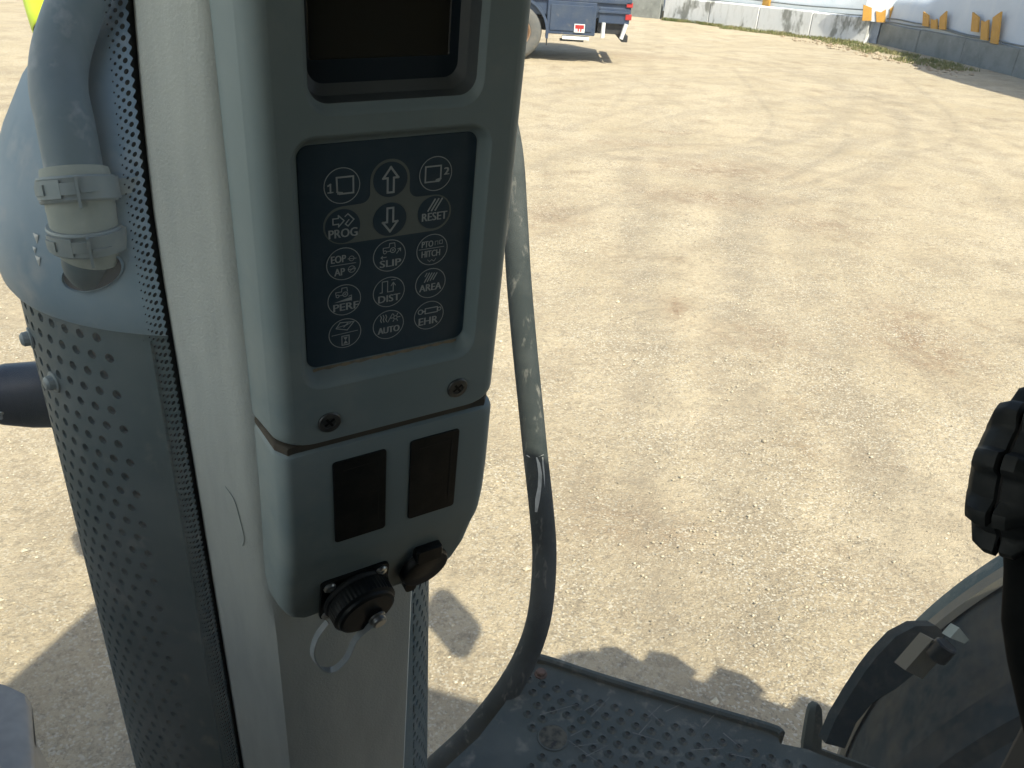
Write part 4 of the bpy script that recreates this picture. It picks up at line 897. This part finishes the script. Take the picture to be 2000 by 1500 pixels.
def LX(g): g.stroke([(-2.4, 1.4), (-2.4, 4.6), (5.0, 4.6), (5.0, 1.4)], .6, True); g.ring(1.7, .55, -5.2, 3.0, 14); g.stroke([(-4.0, 3.0), (-2.4, 3.0)], .9); g.ring(1.3, .5, 6.2, 3.0, 12); g.text('EHR', 11.6, 4.6, -.2, -3.4, .35)
LEG = [[L1, LU, L2], [LP, LD, LR], [LE, LS, LH], [LF, LI, LA], [LG, LT, LX]]
xs = (-24.6, 0, 24.1); ys = ((39.5, 39.8, 40.3), (18.7, 19.0, 19.6), (-1.6, -1.0, -1.4), (-22.3, -22.3, -21.4), (-42.5, -42.5, -41.6))
for r_ in range(5):
    for c_ in range(3):
        cx, cy = xs[c_], ys[r_][c_]; grey = (r_ == 1) or (r_ == 0 and c_ == 1)
        b = MB(); rad = 8.9 if grey else 9.0
        base = .18 if grey else 0
        b.loft([kl(arc(0, 0, rad, 0, 360*39/40, 39), base), kl(arc(0, 0, rad, 0, 360*39/40, 39), base+.22), kl(arc(0, 0, rad-2, 0, 360*39/40, 39), base+.40)], True, False, True)
        o = b.build('keypad_button', MT['navy'], con, 60); o.location = K(cx, cy, 0)
        g_ = Leg(); LEG[r_][c_](g_)
        if not grey: g_.ring(9.0, .42)
        lo_ = g_.b.build('legend', MT['print'], o, 0); lo_.location = K(0, 0, base+.55)
# dust along the lower keypad edge
b = MB(); b.loft([[K(a, -61.1, .5+.2*math.sin(a)) for a in np.linspace(-43, 42, 30)], [K(a, -62.4-.5*math.sin(a*.7), 1.2) for a in np.linspace(-43, 42, 30)]], False); b.build('dust_line', mat('settled_dust', (.30, .25, .17), .95, 0, (200, (.2, .18, .14), .4, .6)), con, 60)
for a, bb in ((-37.4, -93), (41.3, -91)):
    b = MB(); p = K(a, bb, FCE); b.revolve([(.0066, -.0004), (.0066, .0006), (.0060, .0012), (.0036, .0013), (.0034, .0005), (.001, .0005)], p, (0, -1, 0), 28, False, True); s = b.build('cover_screw', MT['screw'], con, 30)
    b = MB(); t = .6
    for q in (0, 1):
        an = t+q*math.pi/2; d = Vector((math.cos(an), 0, math.sin(an)))*.0033; n_ = Vector((-math.sin(an), 0, math.cos(an)))*.0007; c__ = p+Vector((0, -.0007-.0001*q, 0)); b.add([c__-d-n_, c__+d-n_, c__+d+n_, c__-d+n_], [(0,1,2,3)])
    b.build('cross_slot', MT['black'], s, 0)
# lower housing: rows of cross-sections
b = MB(); loops = []
rowsL = [(-111.5, -68, 64, 5.0), (-113, -69.5, 65.5, 7.2), (-116, -70, 66.5, 8), (-160, -70.5, 67, 8), (-185, -71, 66.5, 8), (-200, -71.3, 65.3, 7.6), (-208, -71.5, 64.5, 6.2), (-218, -72, 63.3, 3.2), (-240, -72.5, 60.5, -1.0), (-255, -72, 55.5, -4.0), (-264, -69, 49.5, -6.2), (-269, -64, 43, -8.0), (-273, -58, 36, -12), (-275, -52, 30, -19), (-275, -50, 28, -30)]
for bb, aL, aR, cF in rowsL:
    aR += 4.5
    L = [K(aL, bb, -34)]; rB = 11
    for k in range(7):
        t = R(30+60*k/6); q = (math.cos(R(30))-math.cos(t))/math.cos(R(30)); L.append(K(aL+2.5+(rB-2.5)*q, bb, cF-rB+rB*(math.sin(t)-.5)/.5))
    for q in (.25, .5, .75): L.append(K(aL+rB+(aR-aL-2*rB)*q, bb, cF))
    for k in range(7):
        t = k/6*math.pi/2; L.append(K(aR-rB*(1-math.sin(t)), bb, cF-rB+rB*math.cos(t)))
    L.append(K(aR, bb, -34)); loops.append(L)
b.loft(loops, True, True, True); b.build('lower_housing', MT['plastic'], con, 40)
b = MB(); b.loft([kl(rrect(-69.0, 70, -113, -107, 2, 3), -30), kl(rrect(-66.2, 68.6, -113, -107, 2, 3), -2.5), kl(rrect(-61, 63, -113, -107, 2, 3), 5.2)], True, True, True); b.build('joint_seal', MT['seam_dust'], con, 0)
b = MB(); b.loft([[K(a, bb, c_) for bb in (175, 60, -60, -180, -262)] for a, c_ in ((-69.5, -33), (-71.5, -33.5), (-72.5, -34.5))], False); b.build('shadow_gap_strip', MT['gap'], con, 0)  # dark strip paints the shade in the gap beside the housing
# blank switches
for a0, a1, b0, b1 in ((-36.6, -3.4, -188.4, -123), (12, 45, -187.8, -122.5)):
    b = MB(); b.loft([kl(rrect(a0, a1, b0, b1, 2.4, 5), 7.6), kl(rrect(a0, a1, b0, b1, 2.4, 5), 8.5), kl(rrect(a0+.5, a1-.5, b0+.5, b1-.5, 2.0, 5), 8.9)], True, True, True); s = b.build('blank_switch', MT['black'], con, 30)
    g_ = MB(); pts = [(a0+6, b1-7.5), (a1-5, b1-7), (a1-5, b0+10)]
    for p, q in zip(pts, pts[1:]):
        p, q = Vector(p), Vector(q); d = (q-p).normalized(); n_ = Vector((-d.y, d.x))*.35; g_.add([K(*v, 9.15) for v in (p-n_, q-n_, q+n_, p+n_)], [(0,1,2,3)])
    g_.build('moulded_ridge', MT['black_soft'], s, 0)
# capped connector
TL = Matrix.Rotation(R(6), 4, 'X')
sk = thing('capped_connector', 'black round screw-capped connector with clear strap low on the console', 'connector', mat=CMAT)
def CP(a, bb, c): 
    t = (-218-bb)/22; cb_ = 3.2-4.2*max(0, t) if bb < -218 else 3.2
    return K(a, bb, c+cb_)
bl_ = [(p[0], p[1]) for p in rrect(-45, 2.2, -273, -228, 4, 5)]
fl = lambda c: [K(a, bb, c + (.8-.185*(-228-bb))) for a, bb in bl_]
b = MB(); b.loft([fl(0), fl(3.0)], True, True, True); b.build('flange', MT['black'], sk, 30)
cc = K(-20.5, -252, -1.5); axn = Vector((.10, -1, -.18)).normalized()
b = MB(); n = 96; prof = [(.0215, .0), (.0222, .003), (.0222, .015), (.0205, .0165), (.0200, .0185), (.0180, .0195), (.001, .0198)]
e1 = axn.orthogonal().normalized(); e2 = axn.cross(e1)
b.loft([[cc+axn*z+(e1*math.cos(2*math.pi*k/n)+e2*math.sin(2*math.pi*k/n))*(r+(.0005*(k % 2) if .002 < z < .0155 else 0)) for k in range(n)] for r, z in prof], True, False, True); b.build('screw_cap', MT['black'], sk, 25)
b = MB(); b.revolve([(.0235, .001), (.0240, .0028), (.0232, .0045), (.0222, .0048)], cc, axn, 48); b.build('cap_collar', MT['black_soft'], sk, 40)
for a, bb in ((-39.5, -234), (-3.4, -234), (-40, -268)):
    b = MB(); b.revolve([(.0042, 0), (.0042, .0012), (.0034, .0022), (.0016, .0022), (.0014, .0012), (.0004, .0012)], K(a, bb, 3.6-.185*(-228-bb)), axn, 20, False, True); b.build('flange_screw', MT['steel'], sk, 30)
bc = cc+axn*.0198+Vector((.006, 0, -.006))
b = MB(); b.revolve([(.0062, 0), (.0062, .0015), (.0052, .002), (.0052, .0045), (.0040, .0055), (.001, .0055)], bc, axn, 20, False, True); b.build('strap_rivet', MT['steel'], sk, 30)
def fromcam(x, y, c):      # console-local point on a plane parallel to the face, c mm proud
    d = ray(x, y); t = ((CO-C0).dot(CN)+c*.001)/d.dot(CN); return CMAT.inverted() @ (C0+d*t)
sp = spline([bc+axn*.002, fromcam(697, 1245, 13), fromcam(678, 1283, 9), fromcam(652, 1307, 4), fromcam(626, 1304, 0), fromcam(611, 1278, -3), fromcam(618, 1245, -5), fromcam(640, 1214, -6)], 8)
b = MB(); loops = []
for i, p in enumerate(sp):
    t = (sp[min(i+1, len(sp)-1)]-sp[max(i-1, 0)]).normalized(); sd = t.cross(Vector((.75, -.5, .2))).normalized(); nn = t.cross(sd).normalized(); w_ = .0022; h_ = .0006
    w2 = Vector((.3, -.95, 0)); w2 = (w2-t*w2.dot(t)).normalized(); n2 = t.cross(w2)
    loops.append([p+w2*w_+n2*h_, p-w2*w_+n2*h_, p-w2*w_-n2*h_, p+w2*w_-n2*h_])
b.loft(loops, True, True, True); b.build('retaining_strap', MT['strap'], sk, 40)
# lidded accessory socket
ac = thing('lidded_socket', 'small black accessory socket with hinged lid on the console lower corner', 'socket', mat=CMAT)
ca = K(30, -249, -2.5)
b = MB(); b.revolve([(.0185, 0), (.0185, .003), (.0172, .0055), (.0150, .0065), (.001, .0068)], ca, axn, 40, False, True); b.build('lid', MT['black'], ac, 30)
b = MB(); L0 = rrect(20.5, 40, -236, -224, 2.5, 4); b.loft([[K(a, bb, -2) for a, bb in L0], [K(a, bb, 7) for a, bb in L0], [K(30+(a-30)*.9, -230+(bb+230)*.9, 8.2) for a, bb in L0]], True, True, True); b.build('hinge_block', MT['black'], ac, 30)
b = MB(); L0 = rrect(17.5, 26, -274, -263, 3, 4); b.loft([[K(a, bb, -9) for a, bb in L0], [K(a, bb, -2.5) for a, bb in L0]], True, True, True); b.build('lift_tab', MT['black'], ac, 30)
# ------------------------------------------------------------------ ribbed clamp knob on its post (inside, right)
kn = thing('ribbed_knob', 'black ribbed hand knob on a dark post inside the cab', 'knob', at_d(2010, 1400, .40))
kc = at_d(2006, 925, .40); kax = (cf*-.74 + cr*.62 + cu*-.20).normalized(); S = .40/FPX
e1 = (cu - kax*cu.dot(kax)).normalized(); e2 = kax.cross(e1)
def ring(rad, z, lobes=True, amp=.0):
    n = 144; L = []
    for k in range(n):
        a = 2*math.pi*k/n; q = (a*9/(2*math.pi)+.30) % 1
        t_ = min(1, max(0, min(q/.14, (.52-q)/.14))) if q < .52 else 0; edge = t_*t_*(3-2*t_)
        r = rad + amp*edge
        L.append(kc + kax*z + (e1*math.cos(a)+e2*math.sin(a))*r)
    return L
U_ = S*1.08
b = MB(); b.loft([ring(60*U_, -62*U_), ring(106*U_, -56*U_, amp=6*U_), ring(124*U_, -42*U_, amp=25*U_), ring(130*U_, -22*U_, amp=30*U_), ring(130*U_, -4*U_, amp=30*U_), ring(122*U_, -1*U_, amp=23*U_)], True, True, False)
b.build('grip_half', MT['black_soft'], kn, 45).matrix_parent_inverse = kn.matrix_basis.inverted()
b = MB(); b.loft([ring(122*U_, -1*U_, amp=10*U_), ring(121*U_, 3*U_, amp=10*U_)], True); b.build('parting_groove', MT['gap'], kn, 45).matrix_parent_inverse = kn.matrix_basis.inverted()
b = MB(); b.loft([ring(122*U_, 3*U_, amp=23*U_), ring(130*U_, 6*U_, amp=28*U_), ring(129*U_, 26*U_, amp=27*U_), ring(120*U_, 46*U_, amp=8*U_), ring(96*U_, 60*U_, amp=2*U_), ring(30*U_, 66*U_)], True, False, True)
b.build('grip_half', MT['black_soft'], kn, 45).matrix_parent_inverse = kn.matrix_basis.inverted()
b = MB(); loops = []
for x, y, w_ in ((2030, 930, 60), (2030, 1050, 62), (2032, 1120, 62), (2036, 1220, 70), (2050, 1300, 72), (2075, 1400, 74), (2120, 1560, 80)):
    p = at_d(x, y, .41); loops.append([p + (cr*math.cos(2*math.pi*k/24)+cf*math.sin(2*math.pi*k/24))*w_*.41/FPX for k in range(24)])
b.loft(loops, True, True, True); wchild(b, 'post', MT['matt_black'], kn, 50)
print('bumps', cnt)
